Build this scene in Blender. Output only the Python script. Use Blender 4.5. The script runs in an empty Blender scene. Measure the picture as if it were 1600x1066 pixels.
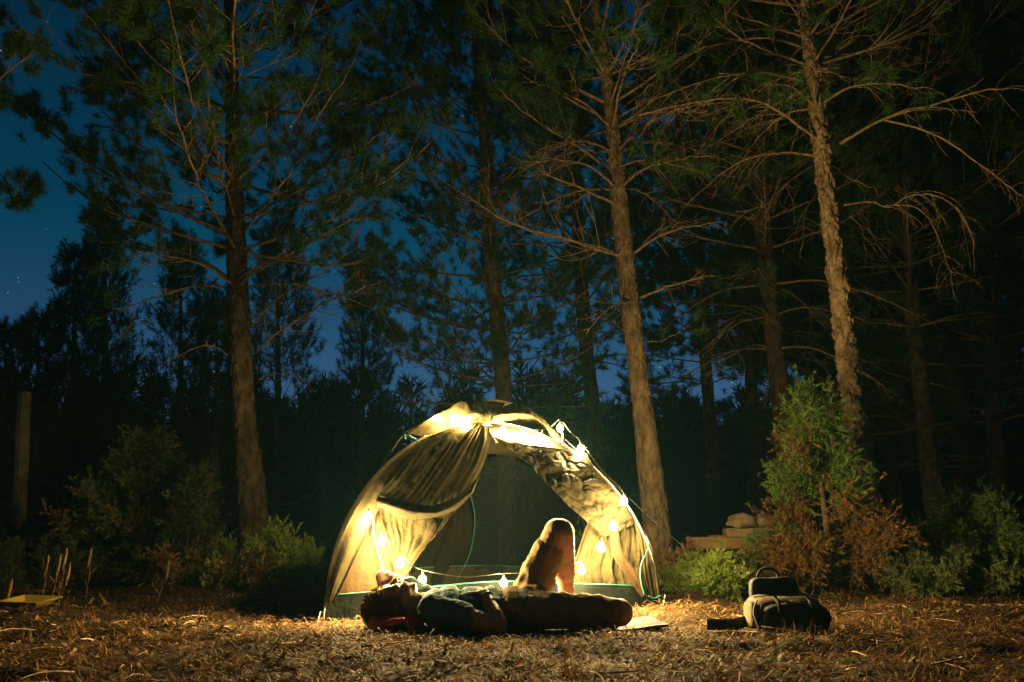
import bpy, bmesh, math, random
import numpy as np
from mathutils import Vector, noise as mnoise

# ------------------------------------------------------------------ camera, sky, exposure
SC = bpy.context.scene
COL = SC.collection
W, H, F = 1600.0, 1066.0, 1244.0            # photograph size and focal length in pixels
PITCH = math.radians(13.65)
CAM_Z = 0.45
cam_d = bpy.data.cameras.new("camera")
cam_d.sensor_width = 36.0
cam_d.lens = F / W * 36.0
cam_d.clip_start = 0.05
cam_d.clip_end = 2000.0
cam = bpy.data.objects.new("camera", cam_d)
COL.objects.link(cam)
cam.location = (0, 0, CAM_Z)
cam.rotation_euler = (math.pi / 2 + PITCH, 0, 0)
SC.camera = cam

SC.view_settings.view_transform = 'Standard'
SC.view_settings.look = 'None'
SC.view_settings.gamma = 1.0
SC.view_settings.exposure = 0.0
SC.cycles.use_denoising = True
SC.cycles.max_bounces = 6
SC.cycles.diffuse_bounces = 3
SC.cycles.transmission_bounces = 6
SC.cycles.transparent_max_bounces = 12
SC.cycles.sample_clamp_indirect = 6.0
SC.cycles.caustics_reflective = False
SC.cycles.caustics_refractive = False

BULB_STRENGTH = 5700.0
BULB_COLOR = (1.0, 0.71, 0.27)

world = bpy.data.worlds.new("World")
SC.world = world
world.use_nodes = True
wn, wl = world.node_tree.nodes, world.node_tree.links
wn.clear()
w_out = wn.new("ShaderNodeOutputWorld")
w_bg = wn.new("ShaderNodeBackground")
w_sky = wn.new("ShaderNodeTexSky")
w_sky.sky_type = 'NISHITA'
w_sky.sun_disc = False
w_sky.sun_elevation = math.radians(-3.0)
w_sky.sun_rotation = math.radians(4.0)
w_sky.altitude = 900
w_sky.air_density = 1.0
w_sky.dust_density = 0.6
w_sky.ozone_density = 3.0
w_tint = wn.new("ShaderNodeMix"); w_tint.data_type = 'RGBA'; w_tint.blend_type = 'MULTIPLY'
w_tint.inputs[0].default_value = 1.0
w_coord = wn.new("ShaderNodeTexCoord")
w_xyz = wn.new("ShaderNodeSeparateXYZ"); wl.new(w_coord.outputs["Generated"], w_xyz.inputs[0])
w_ramp = wn.new("ShaderNodeValToRGB")                      # dusk: lavender belt near the horizon, teal blue above
w_ramp.color_ramp.elements[0].position = 0.12; w_ramp.color_ramp.elements[0].color = (0.75, 0.98, 0.95, 1)
w_ramp.color_ramp.elements[1].position = 0.34; w_ramp.color_ramp.elements[1].color = (0.03, 1.05, 0.70, 1)
w_e = w_ramp.color_ramp.elements.new(0.72); w_e.color = (0.02, 0.60, 0.46, 1)
wl.new(w_xyz.outputs[2], w_ramp.inputs[0]); wl.new(w_ramp.outputs[0], w_tint.inputs[7])
w_vor = wn.new("ShaderNodeTexVoronoi"); w_vor.inputs["Scale"].default_value = 120.0
w_lt = wn.new("ShaderNodeMath"); w_lt.operation = 'LESS_THAN'; w_lt.inputs[1].default_value = 0.07
w_sep = wn.new("ShaderNodeSeparateColor")
w_pick = wn.new("ShaderNodeMath"); w_pick.operation = 'POWER'; w_pick.inputs[1].default_value = 14.0
w_mul = wn.new("ShaderNodeMath"); w_mul.operation = 'MULTIPLY'
w_scale = wn.new("ShaderNodeMath"); w_scale.operation = 'MULTIPLY'; w_scale.inputs[1].default_value = 1.6
w_add = wn.new("ShaderNodeMix"); w_add.data_type = 'RGBA'; w_add.blend_type = 'ADD'; w_add.inputs[0].default_value = 1.0
wl.new(w_sky.outputs[0], w_tint.inputs[6])
wl.new(w_coord.outputs["Generated"], w_vor.inputs["Vector"])
wl.new(w_vor.outputs["Distance"], w_lt.inputs[0])
wl.new(w_vor.outputs["Color"], w_sep.inputs[0])
wl.new(w_sep.outputs[0], w_pick.inputs[0])
wl.new(w_lt.outputs[0], w_mul.inputs[0])
wl.new(w_pick.outputs[0], w_mul.inputs[1])
wl.new(w_mul.outputs[0], w_scale.inputs[0])
wl.new(w_tint.outputs[2], w_add.inputs[6])
wl.new(w_scale.outputs[0], w_add.inputs[7])
wl.new(w_add.outputs[2], w_bg.inputs[0])
w_bg.inputs[1].default_value = 0.85
wl.new(w_bg.outputs[0], w_out.inputs[0])

# ------------------------------------------------------------------ pixel -> place
CP, SP = math.cos(PITCH), math.sin(PITCH)
def ray(px, py):
    a, b = (px - W / 2) / F, (H / 2 - py) / F
    return np.array([a, CP - b * SP, SP + b * CP])
O = np.array([0, 0, CAM_Z])
def at(px, py, Y):
    """the point seen at that pixel, Y metres in front of the camera"""
    d = ray(px, py)
    return O + d * (Y / d[1])

# ------------------------------------------------------------------ ground height
def sstep(a, b, x):
    t = np.clip((x - a) / (b - a), 0, 1)
    return t * t * (3 - 2 * t)
_nr = np.random.default_rng(77).random((256, 256))
def vnoise(x, y):
    xi, yi = np.floor(x).astype(int), np.floor(y).astype(int); fx, fy = x - xi, y - yi
    fx, fy = fx * fx * (3 - 2 * fx), fy * fy * (3 - 2 * fy)
    g = lambda a, b: _nr[a % 256, b % 256]
    return (g(xi, yi) * (1 - fx) + g(xi + 1, yi) * fx) * (1 - fy) + (g(xi, yi + 1) * (1 - fx) + g(xi + 1, yi + 1) * fx) * fy - 0.5
def gz(x, y):
    x = np.asarray(x, float); y = np.asarray(y, float)
    near = np.exp(-((x / 10) ** 4 + ((y - 5) / 7) ** 4))
    z = near * 0.012 * np.sin(x * 2.3 + 1.0) * np.sin(y * 2.9) + near * 0.008 * np.sin(x * 5.1 + y * 3.3)
    flat = np.exp(-(((x + 0.05) / 1.1) ** 2 + ((y - 4.6) / 0.9) ** 2) ** 2)
    z = z + near * (0.060 * vnoise(x * 3.1, y * 3.1) + 0.036 * vnoise(x * 7.7 + 5, y * 7.7) + 0.016 * vnoise(x * 17, y * 17 + 9))
    z = z * (1 - flat)
    z = z + 0.05 * np.exp(-((x - 1.0) ** 2 / 0.25 + (y - 5.1) ** 2 / 0.3))
    z = z + 0.06 * sstep(6.0, 9.0, y)
    z = z + 4.3 * sstep(15, 56, y)
    return z

# ------------------------------------------------------------------ mesh helpers
WLOC = {}
def set_mat(o, mat):
    for m in (mat if isinstance(mat, (list, tuple)) else [mat]):
        o.data.materials.append(m)
def build(name, V, faces, mat, parent=None, smooth=True, loc=None, kind=None, midx=None):
    """one mesh object from numpy arrays; V in world coordinates"""
    V = np.asarray(V, np.float32)
    if parent is not None: base = WLOC[parent.name]
    else: base = np.array(loc if loc is not None else (0, 0, 0), float)
    if not isinstance(faces, list) or (faces and not hasattr(faces[0], 'shape')):
        faces = [np.asarray(faces)]
    faces = [f for f in faces if len(f)]
    me = bpy.data.meshes.new(name)
    me.vertices.add(len(V))
    me.vertices.foreach_set("co", (V - base).astype(np.float32).ravel())
    loops = np.concatenate([f.ravel() for f in faces]).astype(np.int32)
    tot = np.concatenate([np.full(len(f), f.shape[1]) for f in faces]).astype(np.int32)
    start = np.concatenate([[0], np.cumsum(tot)[:-1]]).astype(np.int32)
    me.loops.add(len(loops)); me.loops.foreach_set("vertex_index", loops)
    me.polygons.add(len(tot))
    me.polygons.foreach_set("loop_start", start)
    me.polygons.foreach_set("loop_total", tot)
    if smooth: me.polygons.foreach_set("use_smooth", np.ones(len(tot), bool))
    o = bpy.data.objects.new(name, me)
    set_mat(o, mat)
    if midx is not None: me.polygons.foreach_set("material_index", np.asarray(midx, np.int32))
    me.update(calc_edges=True)
    me.validate()
    COL.objects.link(o)
    if parent is not None: o.parent = parent; WLOC[o.name] = base
    else:
        o.location = base; WLOC[o.name] = base
    if kind: o["kind"] = kind
    return o
def tag(o, label, cat, group=None):
    o["label"] = label; o["category"] = cat
    if group: o["group"] = group
    return o
def thing(name, loc, label, cat, group=None):
    o = bpy.data.objects.new(name, None)
    o.empty_display_size = 0.1
    COL.objects.link(o); o.location = loc
    WLOC[o.name] = np.array(loc, float)
    return tag(o, label, cat, group)
def copy_thing(src, loc, label, rotz=0.0, scale=1.0):
    """a copy of a thing with copies of its parts and sub-parts"""
    r = src.copy(); COL.objects.link(r)
    r.location = loc; r.rotation_euler = (0, 0, rotz); r.scale = (scale,) * 3
    r["label"] = label
    for ch in src.children:
        c = ch.copy(); COL.objects.link(c); c.parent = r
        for g in ch.children:
            d = g.copy(); COL.objects.link(d); d.parent = c
    return r
def cat_parts(parts):
    """join (V, [faces]) pieces"""
    Vs, Fs, off = [], {}, 0
    for V, fl in parts:
        Vs.append(V)
        for f in fl:
            if len(f): Fs.setdefault(f.shape[1], []).append(f + off)
        off += len(V)
    return np.concatenate(Vs), [np.concatenate(f) for f in Fs.values()]
def spline(pts, n):
    """Catmull-Rom through pts, n samples"""
    P = np.asarray(pts, float)
    if len(P) == 2:
        t = np.linspace(0, 1, n)[:, None]; return P[0] * (1 - t) + P[1] * t
    Q = np.vstack([2 * P[0] - P[1], P, 2 * P[-1] - P[-2]])
    s = np.linspace(0, len(P) - 1 - 1e-9, n); i = s.astype(int); t = (s - i)[:, None]
    a, b, c, d = Q[i], Q[i + 1], Q[i + 2], Q[i + 3]
    return 0.5 * (2 * b + (c - a) * t + (2 * a - 5 * b + 4 * c - d) * t ** 2 + (3 * b - a - 3 * c + d) * t ** 3)
def unit(v):
    return v / np.maximum(np.linalg.norm(v, axis=-1, keepdims=True), 1e-9)
def tubes(P, R, sides=4, cap=True):
    """N tubes: P (N,K,3), R (N,K)"""
    P = np.asarray(P, float); R = np.asarray(R, float)
    if P.ndim == 2: P = P[None]; R = R[None]
    N, K, _ = P.shape
    T = unit(np.gradient(P, axis=1))
    avg = unit(T.mean(1))
    ref = np.zeros((N, 3)); ref[np.arange(N), np.argmin(np.abs(avg), 1)] = 1
    ref = np.repeat(ref[:, None], K, 1)
    A = unit(np.cross(T, ref)); B = np.cross(T, A)
    th = np.arange(sides) / sides * 2 * np.pi
    V = P[:, :, None] + R[:, :, None, None] * (A[:, :, None] * np.cos(th)[None, None, :, None] + B[:, :, None] * np.sin(th)[None, None, :, None])
    idx = np.arange(N * K * sides).reshape(N, K, sides)
    a = idx[:, :-1]; b = idx[:, 1:]
    q = np.stack([a, np.roll(a, -1, 2), np.roll(b, -1, 2), b], -1).reshape(-1, 4)
    fl = [q]
    if cap:
        fl.append(idx[:, 0, ::-1].reshape(-1, sides)); fl.append(idx[:, -1].reshape(-1, sides))
    return V.reshape(-1, 3), fl
def tube(pts, r, sides=6, n=None, r1=None):
    P = spline(pts, n or max(2, len(pts) * 4)) if n != 0 else np.asarray(pts, float)
    R = np.linspace(r, r if r1 is None else r1, len(P))
    return tubes(P[None], R[None], sides)
def box(c, sx, sy, sz, rz=0.0, bevel=0.0, rx=0.0, ry=0.0, rough=0.0, seed=0, sub=0):
    bm = bmesh.new()
    bmesh.ops.create_cube(bm, size=1)
    for v in bm.verts: v.co = Vector((v.co.x * sx, v.co.y * sy, v.co.z * sz))
    if bevel: bmesh.ops.bevel(bm, geom=bm.edges[:], offset=bevel, segments=2, affect='EDGES')
    if sub: bmesh.ops.subdivide_edges(bm, edges=bm.edges[:], cuts=sub, use_grid_fill=True)
    V = np.array([v.co[:] for v in bm.verts]); bm.verts.ensure_lookup_table()
    bm.verts.index_update()
    byn = {}
    for f in bm.faces: byn.setdefault(len(f.verts), []).append([v.index for v in f.verts])
    bm.free()
    if rough:
        V = V + rough * np.array([mnoise.noise_vector(Vector(v * 6 / max(sx, sy, sz)) + Vector((seed * 7.1, 0, 0)))[:] for v in V])
    c1, s1 = math.cos(rx), math.sin(rx); V = V @ np.array([[1, 0, 0], [0, c1, -s1], [0, s1, c1]]).T
    c1, s1 = math.cos(ry), math.sin(ry); V = V @ np.array([[c1, 0, s1], [0, 1, 0], [-s1, 0, c1]]).T
    c1, s1 = math.cos(rz), math.sin(rz); V = V @ np.array([[c1, -s1, 0], [s1, c1, 0], [0, 0, 1]]).T
    return V + np.asarray(c), [np.array(f) for f in byn.values()]
def ico(c, r, sub=2, scale=(1, 1, 1), rough=0.0, seed=0, freq=2.0):
    bm = bmesh.new(); bmesh.ops.create_icosphere(bm, subdivisions=sub, radius=1)
    V = np.array([v.co[:] for v in bm.verts]); Fc = np.array([[v.index for v in f.verts] for f in bm.faces]); bm.free()
    if rough:
        V = V * np.array([1 + rough * mnoise.noise(Vector(v * freq) + Vector((seed * 3.7, seed, 0))) for v in V])[:, None]
    return V * np.asarray(scale) * r + np.asarray(c), [Fc]

# ------------------------------------------------------------------ materials
def new_mat(name):
    m = bpy.data.materials.new(name); m.use_nodes = True
    return m, m.node_tree.nodes, m.node_tree.links, m.node_tree.nodes["Principled BSDF"]
def mat_noise(name, c1, c2, scale=8.0, rough=0.8, bump=0.0, bscale=40.0, stretch=(1, 1, 1), spec=0.3, c3=None, sheen=0.0, trans=0.0):
    """Principled with two or three noise-mixed colours and fine relief"""
    m, n, l, b = new_mat(name)
    tc = n.new("ShaderNodeTexCoord"); mp = n.new("ShaderNodeMapping"); mp.inputs["Scale"].default_value = stretch
    l.new(tc.outputs["Object"], mp.inputs[0])
    nz = n.new("ShaderNodeTexNoise"); nz.inputs["Scale"].default_value = scale; nz.inputs["Detail"].default_value = 6
    l.new(mp.outputs[0], nz.inputs["Vector"])
    cr = n.new("ShaderNodeValToRGB"); cr.color_ramp.elements[0].position = 0.36; cr.color_ramp.elements[1].position = 0.64
    cr.color_ramp.elements[0].color = (*c1, 1); cr.color_ramp.elements[1].color = (*c2, 1)
    if c3:
        e = cr.color_ramp.elements.new(0.5); e.color = (*c3, 1)
    l.new(nz.outputs["Fac"], cr.inputs[0]); l.new(cr.outputs[0], b.inputs["Base Color"])
    b.inputs["Roughness"].default_value = rough; b.inputs["Specular IOR Level"].default_value = spec
    if bump:
        n2 = n.new("ShaderNodeTexNoise"); n2.inputs["Scale"].default_value = bscale; n2.inputs["Detail"].default_value = 4
        l.new(mp.outputs[0], n2.inputs["Vector"])
        bp = n.new("ShaderNodeBump"); bp.inputs["Strength"].default_value = bump; bp.inputs["Distance"].default_value = 0.01
        l.new(n2.outputs["Fac"], bp.inputs["Height"]); l.new(bp.outputs[0], b.inputs["Normal"])
    if trans:
        out = n["Material Output"]; tr = n.new("ShaderNodeBsdfTranslucent"); mx = n.new("ShaderNodeMixShader")
        mx.inputs[0].default_value = trans
        l.new(cr.outputs[0], tr.inputs[0]); l.new(b.outputs[0], mx.inputs[1]); l.new(tr.outputs[0], mx.inputs[2])
        l.new(mx.outputs[0], out.inputs[0])
    return m
def mat_island(name, cols, rough=0.8, trans=0.25):
    """leaf or needle: colour varies from piece to piece"""
    m, n, l, b = new_mat(name)
    g = n.new("ShaderNodeNewGeometry"); cr = n.new("ShaderNodeValToRGB")
    els = cr.color_ramp.elements
    for i, c in enumerate(cols):
        e = els[i] if i < 2 else els.new(1.0)
        e.position = i / (len(cols) - 1); e.color = (*c, 1)
    l.new(g.outputs["Random Per Island"], cr.inputs[0])
    l.new(cr.outputs[0], b.inputs["Base Color"]); b.inputs["Roughness"].default_value = rough
    b.inputs["Specular IOR Level"].default_value = 0.25
    out = n["Material Output"]; tr = n.new("ShaderNodeBsdfTranslucent"); mx = n.new("ShaderNodeMixShader")
    mx.inputs[0].default_value = trans
    l.new(cr.outputs[0], tr.inputs[0]); l.new(b.outputs[0], mx.inputs[1]); l.new(tr.outputs[0], mx.inputs[2])
    l.new(mx.outputs[0], out.inputs[0])
    return m
def mat_bark(name, dark, light, vs=9.0):
    m, n, l, b = new_mat(name)
    tc = n.new("ShaderNodeTexCoord"); mp = n.new("ShaderNodeMapping"); mp.inputs["Scale"].default_value = (1, 1, 0.5)
    l.new(tc.outputs["Object"], mp.inputs[0])
    nz = n.new("ShaderNodeTexNoise"); nz.inputs["Scale"].default_value = vs * 1.6; nz.inputs["Detail"].default_value = 7
    vo = n.new("ShaderNodeTexVoronoi"); vo.feature = 'DISTANCE_TO_EDGE'; vo.inputs["Scale"].default_value = vs * 1.5
    wv = n.new("ShaderNodeMix"); wv.data_type = 'RGBA'; wv.inputs[0].default_value = 0.12
    l.new(mp.outputs[0], nz.inputs["Vector"])
    l.new(mp.outputs[0], wv.inputs[6]); l.new(nz.outputs["Color"], wv.inputs[7]); l.new(wv.outputs[2], vo.inputs["Vector"])
    cr = n.new("ShaderNodeValToRGB"); cr.color_ramp.elements[0].position = 0.35; cr.color_ramp.elements[1].position = 0.68
    cr.color_ramp.elements[0].color = (*dark, 1); cr.color_ramp.elements[1].color = (*light, 1)
    l.new(nz.outputs["Fac"], cr.inputs[0]); l.new(cr.outputs[0], b.inputs["Base Color"])
    b.inputs["Roughness"].default_value = 0.9; b.inputs["Specular IOR Level"].default_value = 0.15
    mr = n.new("ShaderNodeMapRange"); mr.inputs["From Max"].default_value = 0.18
    l.new(vo.outputs["Distance"], mr.inputs["Value"])
    ad = n.new("ShaderNodeMath"); ad.operation = 'ADD'
    n3 = n.new("ShaderNodeTexNoise"); n3.inputs["Scale"].default_value = vs * 7; n3.inputs["Detail"].default_value = 4
    l.new(mp.outputs[0], n3.inputs["Vector"])
    l.new(mr.outputs[0], ad.inputs[0]); l.new(n3.outputs["Fac"], ad.inputs[1])
    bp = n.new("ShaderNodeBump"); bp.inputs["Strength"].default_value = 0.8; bp.inputs["Distance"].default_value = 0.02
    l.new(ad.outputs[0], bp.inputs["Height"]); l.new(bp.outputs[0], b.inputs["Normal"])
    return m
def mat_cloth(name, col, col2, trans=0.45, bump=0.35, scale=5.0, rough=0.7, spec=0.0):
    """thin tent nylon: lets lamp light through, fine creases"""
    m, n, l, b = new_mat(name)
    tc = n.new("ShaderNodeTexCoord")
    nz = n.new("ShaderNodeTexNoise"); nz.inputs["Scale"].default_value = scale; nz.inputs["Detail"].default_value = 5
    l.new(tc.outputs["Object"], nz.inputs["Vector"])
    cr = n.new("ShaderNodeValToRGB"); cr.color_ramp.elements[0].position = 0.35; cr.color_ramp.elements[1].position = 0.65
    cr.color_ramp.elements[0].color = (*col, 1); cr.color_ramp.elements[1].color = (*col2, 1)
    l.new(nz.outputs["Fac"], cr.inputs[0])
    mu = n.new("ShaderNodeTexNoise"); mu.inputs["Scale"].default_value = 22; mu.inputs["Detail"].default_value = 8; mu.inputs["Roughness"].default_value = 0.65
    mu.inputs["Distortion"].default_value = 1.2
    l.new(tc.outputs["Object"], mu.inputs["Vector"])
    bp = n.new("ShaderNodeBump"); bp.inputs["Strength"].default_value = bump; bp.inputs["Distance"].default_value = 0.02
    l.new(mu.outputs["Fac"], bp.inputs["Height"])
    l.new(cr.outputs[0], b.inputs["Base Color"]); l.new(bp.outputs[0], b.inputs["Normal"])
    b.inputs["Roughness"].default_value = rough; b.inputs["Specular IOR Level"].default_value = spec
    tr = n.new("ShaderNodeBsdfTranslucent"); l.new(cr.outputs[0], tr.inputs[0]); l.new(bp.outputs[0], tr.inputs[1])
    mx = n.new("ShaderNodeMixShader"); mx.inputs[0].default_value = trans
    l.new(b.outputs[0], mx.inputs[1]); l.new(tr.outputs[0], mx.inputs[2]); l.new(mx.outputs[0], n["Material Output"].inputs[0])
    return m

M = {}
M['ground'] = mat_noise("forest_floor", (0.018, 0.012, 0.007), (0.07, 0.044, 0.02), 3.0, 0.95, 0.9, 30, spec=0.1, c3=(0.038, 0.025, 0.012))
M['straw'] = mat_island("dry_straw", [(0.036, 0.019, 0.008), (0.14, 0.072, 0.022), (0.28, 0.152, 0.048), (0.095, 0.046, 0.015), (0.028, 0.02, 0.009)], trans=0.2)
M['herb'] = mat_island("small_herb", [(0.03, 0.07, 0.02), (0.07, 0.11, 0.03)])
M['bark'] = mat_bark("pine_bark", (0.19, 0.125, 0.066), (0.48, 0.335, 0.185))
M['bark_shaded'] = mat_bark("shaded_pine_bark", (0.07, 0.046, 0.026), (0.21, 0.14, 0.078))  # low light on the left and farther trunks is put into the bark colour
M['bark2'] = mat_bark("flaky_pine_bark", (0.27, 0.18, 0.10), (0.58, 0.43, 0.25), 7.0)
M['branch'] = mat_noise("branch_bark", (0.22, 0.145, 0.085), (0.42, 0.29, 0.165), 20, 0.9, 0.4, 60, spec=0.15)
M['needle'] = mat_island("pine_needles", [(0.035, 0.095, 0.022), (0.06, 0.145, 0.032), (0.09, 0.19, 0.042)])
M['needle_dead'] = mat_island("dry_pine_needles", [(0.24, 0.10, 0.03), (0.34, 0.17, 0.06), (0.16, 0.07, 0.025)])
M['jun'] = mat_island("juniper_green", [(0.07, 0.14, 0.025), (0.12, 0.22, 0.04), (0.18, 0.29, 0.06)])
M['jun_bright'] = mat_island("juniper_yellow_green", [(0.15, 0.22, 0.03), (0.25, 0.34, 0.05), (0.36, 0.44, 0.08)])
M['jun_dark'] = mat_island("juniper_dark_green", [(0.08, 0.115, 0.04), (0.13, 0.17, 0.055), (0.18, 0.20, 0.075)])
M['jun_dead'] = mat_island("juniper_dry", [(0.19, 0.10, 0.032), (0.30, 0.17, 0.055), (0.12, 0.062, 0.022)])
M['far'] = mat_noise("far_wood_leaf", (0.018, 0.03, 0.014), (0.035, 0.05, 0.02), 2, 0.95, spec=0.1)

# ------------------------------------------------------------------ ground and litter
def grid_axis(lo, hi, n, c, k):
    t = np.linspace(-1, 1, n); t = np.sign(t) * np.abs(t) ** k
    return np.where(t < 0, c + t * (c - lo), c + t * (hi - c))
def axis(lo, hi, a, b, step):
    mid = np.arange(a, b, step); out = [mid]
    g = lambda L: np.cumsum(step * 1.16 ** np.arange(1, 200))[np.cumsum(step * 1.16 ** np.arange(1, 200)) < L]
    return np.concatenate([(a - g(a - lo))[::-1], mid, mid[-1] + g(hi - b)])
gx = axis(-260, 260, -5.5, 5.5, 0.036); gy = axis(-60, 420, 1.8, 9.5, 0.036)
X, Y = np.meshgrid(gx, gy)
Z = gz(X, Y)
near = np.exp(-((X / 9) ** 2 + ((Y - 5) / 7) ** 2))
rr = np.random.default_rng(5)
Z = Z + near * 0.003 * rr.standard_normal(X.shape)
V = np.stack([X, Y, Z], -1).reshape(-1, 3)
idx = np.arange(len(V)).reshape(X.shape)
q = np.stack([idx[:-1, :-1], idx[:-1, 1:], idx[1:, 1:], idx[1:, :-1]], -1).reshape(-1, 4)
g = build("ground", V, [q], M['ground'], kind="structure")

def blades(pos, yaw, pitch, ln, wd, curve, rng):
    """thin bent strips lying about: 2 quads-as-tris each"""
    n = len(pos)
    d = np.stack([np.cos(yaw) * np.cos(pitch), np.sin(yaw) * np.cos(pitch), np.sin(pitch)], -1)
    s = unit(np.cross(d, np.array([0, 0, 1.0]) + 0.3 * rng.standard_normal((n, 3))))
    p1 = pos + d * (ln * 0.5)[:, None] + np.array([0, 0, 1.0]) * (curve * ln * 0.25)[:, None] + s * (rng.normal(0, 0.12, n) * ln)[:, None]
    p2 = pos + d * ln[:, None]
    w = (s * wd[:, None]) * 0.5
    V = np.stack([pos - w, pos + w, p1 - w, p1 + w, p2], 1)
    i = np.arange(n)[:, None] * 5
    return V.reshape(-1, 3), [np.concatenate([i + np.array([[0, 1, 3]]), i + np.array([[0, 3, 2]]), i + np.array([[2, 3, 4]])], 0)]
def scatter(n, rng, ymin=2.0, ymax=10.0, k=1.6):
    y = ymin + (ymax - ymin) * rng.random(n) ** k
    x = (rng.random(n) * 2 - 1) * (1.2 + y * 0.75)
    return x, y
rng = np.random.default_rng(11)
n = 230000
x, y = scatter(n, rng)
clump = 0.5 + 0.5 * np.sin(x * 3.1 + 2 * np.sin(y * 1.7)) * np.sin(y * 3.7 + 1.3 * np.sin(x * 2.3))
clump = np.clip(0.5 * clump + 0.5 + 1.1 * vnoise(x * 2.2, y * 4.5) + 0.8 * vnoise(x * 6, y * 11), 0, 1)
keep = rng.random(n) < 0.05 + 0.95 * clump ** 1.7
x, y = x[keep], y[keep]; n = len(x)
pos = np.stack([x, y, gz(x, y) + 0.002 + rng.random(n) * 0.012], -1)
ps = [blades(pos, rng.normal(0, 0.9, n) + np.pi * (rng.random(n) < .5), rng.normal(0.05, 0.16, n), rng.uniform(0.025, 0.095, n), rng.uniform(0.0022, 0.0052, n), rng.normal(0.2, 0.6, n), rng)]
nf = 26000
fx, fy = scatter(nf, rng)
fp = np.stack([fx, fy, gz(fx, fy) + rng.random(nf) * 0.008], -1)
ps.append(blades(fp, rng.random(nf) * 6.28, rng.normal(0.1, 0.4, nf), rng.uniform(0.012, 0.045, nf), rng.uniform(0.007, 0.022, nf), rng.normal(0.5, 0.6, nf), rng))
build("needle_litter", *cat_parts(ps), M['straw'], smooth=False, kind="stuff")
# tufts of dry grass: short upright blades in clumps
tufts = []
for i in range(420):
    tx, ty = scatter(1, rng, 2.3, 8.5, 1.3)
    if abs(tx[0] + 0.05) < 1.15 and 3.72 < ty[0] < 6.1: continue
    m = rng.integers(8, 26)
    px = tx[0] + rng.normal(0, 0.035, m); py = ty[0] + rng.normal(0, 0.035, m)
    pp = np.stack([px, py, gz(px, py)], -1)
    tufts.append(blades(pp, rng.random(m) * 6.28, rng.uniform(0.35, 1.35, m), rng.uniform(0.03, 0.10, m), rng.uniform(0.002, 0.004, m), rng.normal(0.1, 0.4, m), rng))
tag(build("dry_grass", *cat_parts(tufts), M['straw'], smooth=False, kind="stuff"), "short tufts of dry grass among the pine needles", "grass")
herbs = []
for i in range(110):
    tx, ty = scatter(1, rng, 2.3, 7.5, 1.3)
    if abs(tx[0] + 0.05) < 1.15 and 3.75 < ty[0] < 6.1: continue
    m = rng.integers(6, 16)
    px = tx[0] + rng.normal(0, 0.02, m); py = ty[0] + rng.normal(0, 0.02, m)
    pp = np.stack([px, py, gz(px, py)], -1)
    herbs.append(blades(pp, rng.random(m) * 6.28, rng.uniform(0.2, 1.2, m), rng.uniform(0.02, 0.05, m), rng.uniform(0.006, 0.012, m), rng.normal(0.2, 0.4, m), rng))
tag(build("small_herbs", *cat_parts(herbs), M['herb'], smooth=False, kind="stuff"), "tiny green herbs scattered over the forest floor", "herbs")
# twigs and bark flakes
n = 700
x, y = scatter(n, rng, 2.2, 8.5, 1.4)
ok = ~((np.abs(x + .05) < 1.1) & (y > 3.75) & (y < 6.1)); x, y = x[ok], y[ok]; n = len(x)
P0 = np.stack([x, y, gz(x, y) + 0.01], -1); a = rng.random(n) * 6.28; L = rng.uniform(0.06, 0.28, n)
t = np.linspace(0, 1, 5)[None, :, None]
D = np.stack([np.cos(a), np.sin(a), rng.normal(0, 0.05, n)], -1)[:, None]
S = np.stack([-np.sin(a), np.cos(a), np.zeros(n)], -1)[:, None]
P = P0[:, None] + D * t * L[:, None, None] + S * (np.sin(t * 3.1) * rng.normal(0, 0.12, n)[:, None, None] * L[:, None, None]) + np.array([0, 0, 1.0]) * 0.02 * np.sin(t * 3.14) * rng.random(n)[:, None, None]
R = np.repeat(rng.uniform(0.0015, 0.005, n)[:, None], 5, 1) * np.linspace(1, 0.5, 5)
build("fallen_twigs", *tubes(P, R, 4), M['branch'], kind="stuff")

# ------------------------------------------------------------------ conifers
def shoots_mesh(P, A, L, n, nlen, nwid, rng, lo=0.3, hi=1.45):
    """bottle-brush shoots: P base, A axis, L length; n needles each, one triangle per needle"""
    N = len(P)
    if N == 0: return np.zeros((0, 3)), []
    A = unit(A)
    ref = np.where(np.abs(A[:, 2:3]) < 0.8, np.array([[0, 0, 1.0]]), np.array([[1.0, 0, 0]]))
    B = unit(np.cross(A, ref)); C = np.cross(A, B)
    s = rng.random((N, n)) ** 0.8; th = rng.random((N, n)) * 6.283; ph = rng.uniform(lo, hi, (N, n))
    rad = B[:, None] * np.cos(th)[..., None] + C[:, None] * np.sin(th)[..., None]
    d = A[:, None] * np.cos(ph)[..., None] + rad * np.sin(ph)[..., None]
    b = P[:, None] + A[:, None] * (s * L[:, None])[..., None]
    ln = nlen * rng.uniform(0.65, 1.15, (N, n))
    w = unit(np.cross(d, rng.standard_normal((N, n, 3)))) * nwid * 0.5
    V = np.stack([b - w, b + w, b + d * ln[..., None]], 2).reshape(-1, 3)
    return V, [np.arange(len(V)).reshape(-1, 3)]

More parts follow.
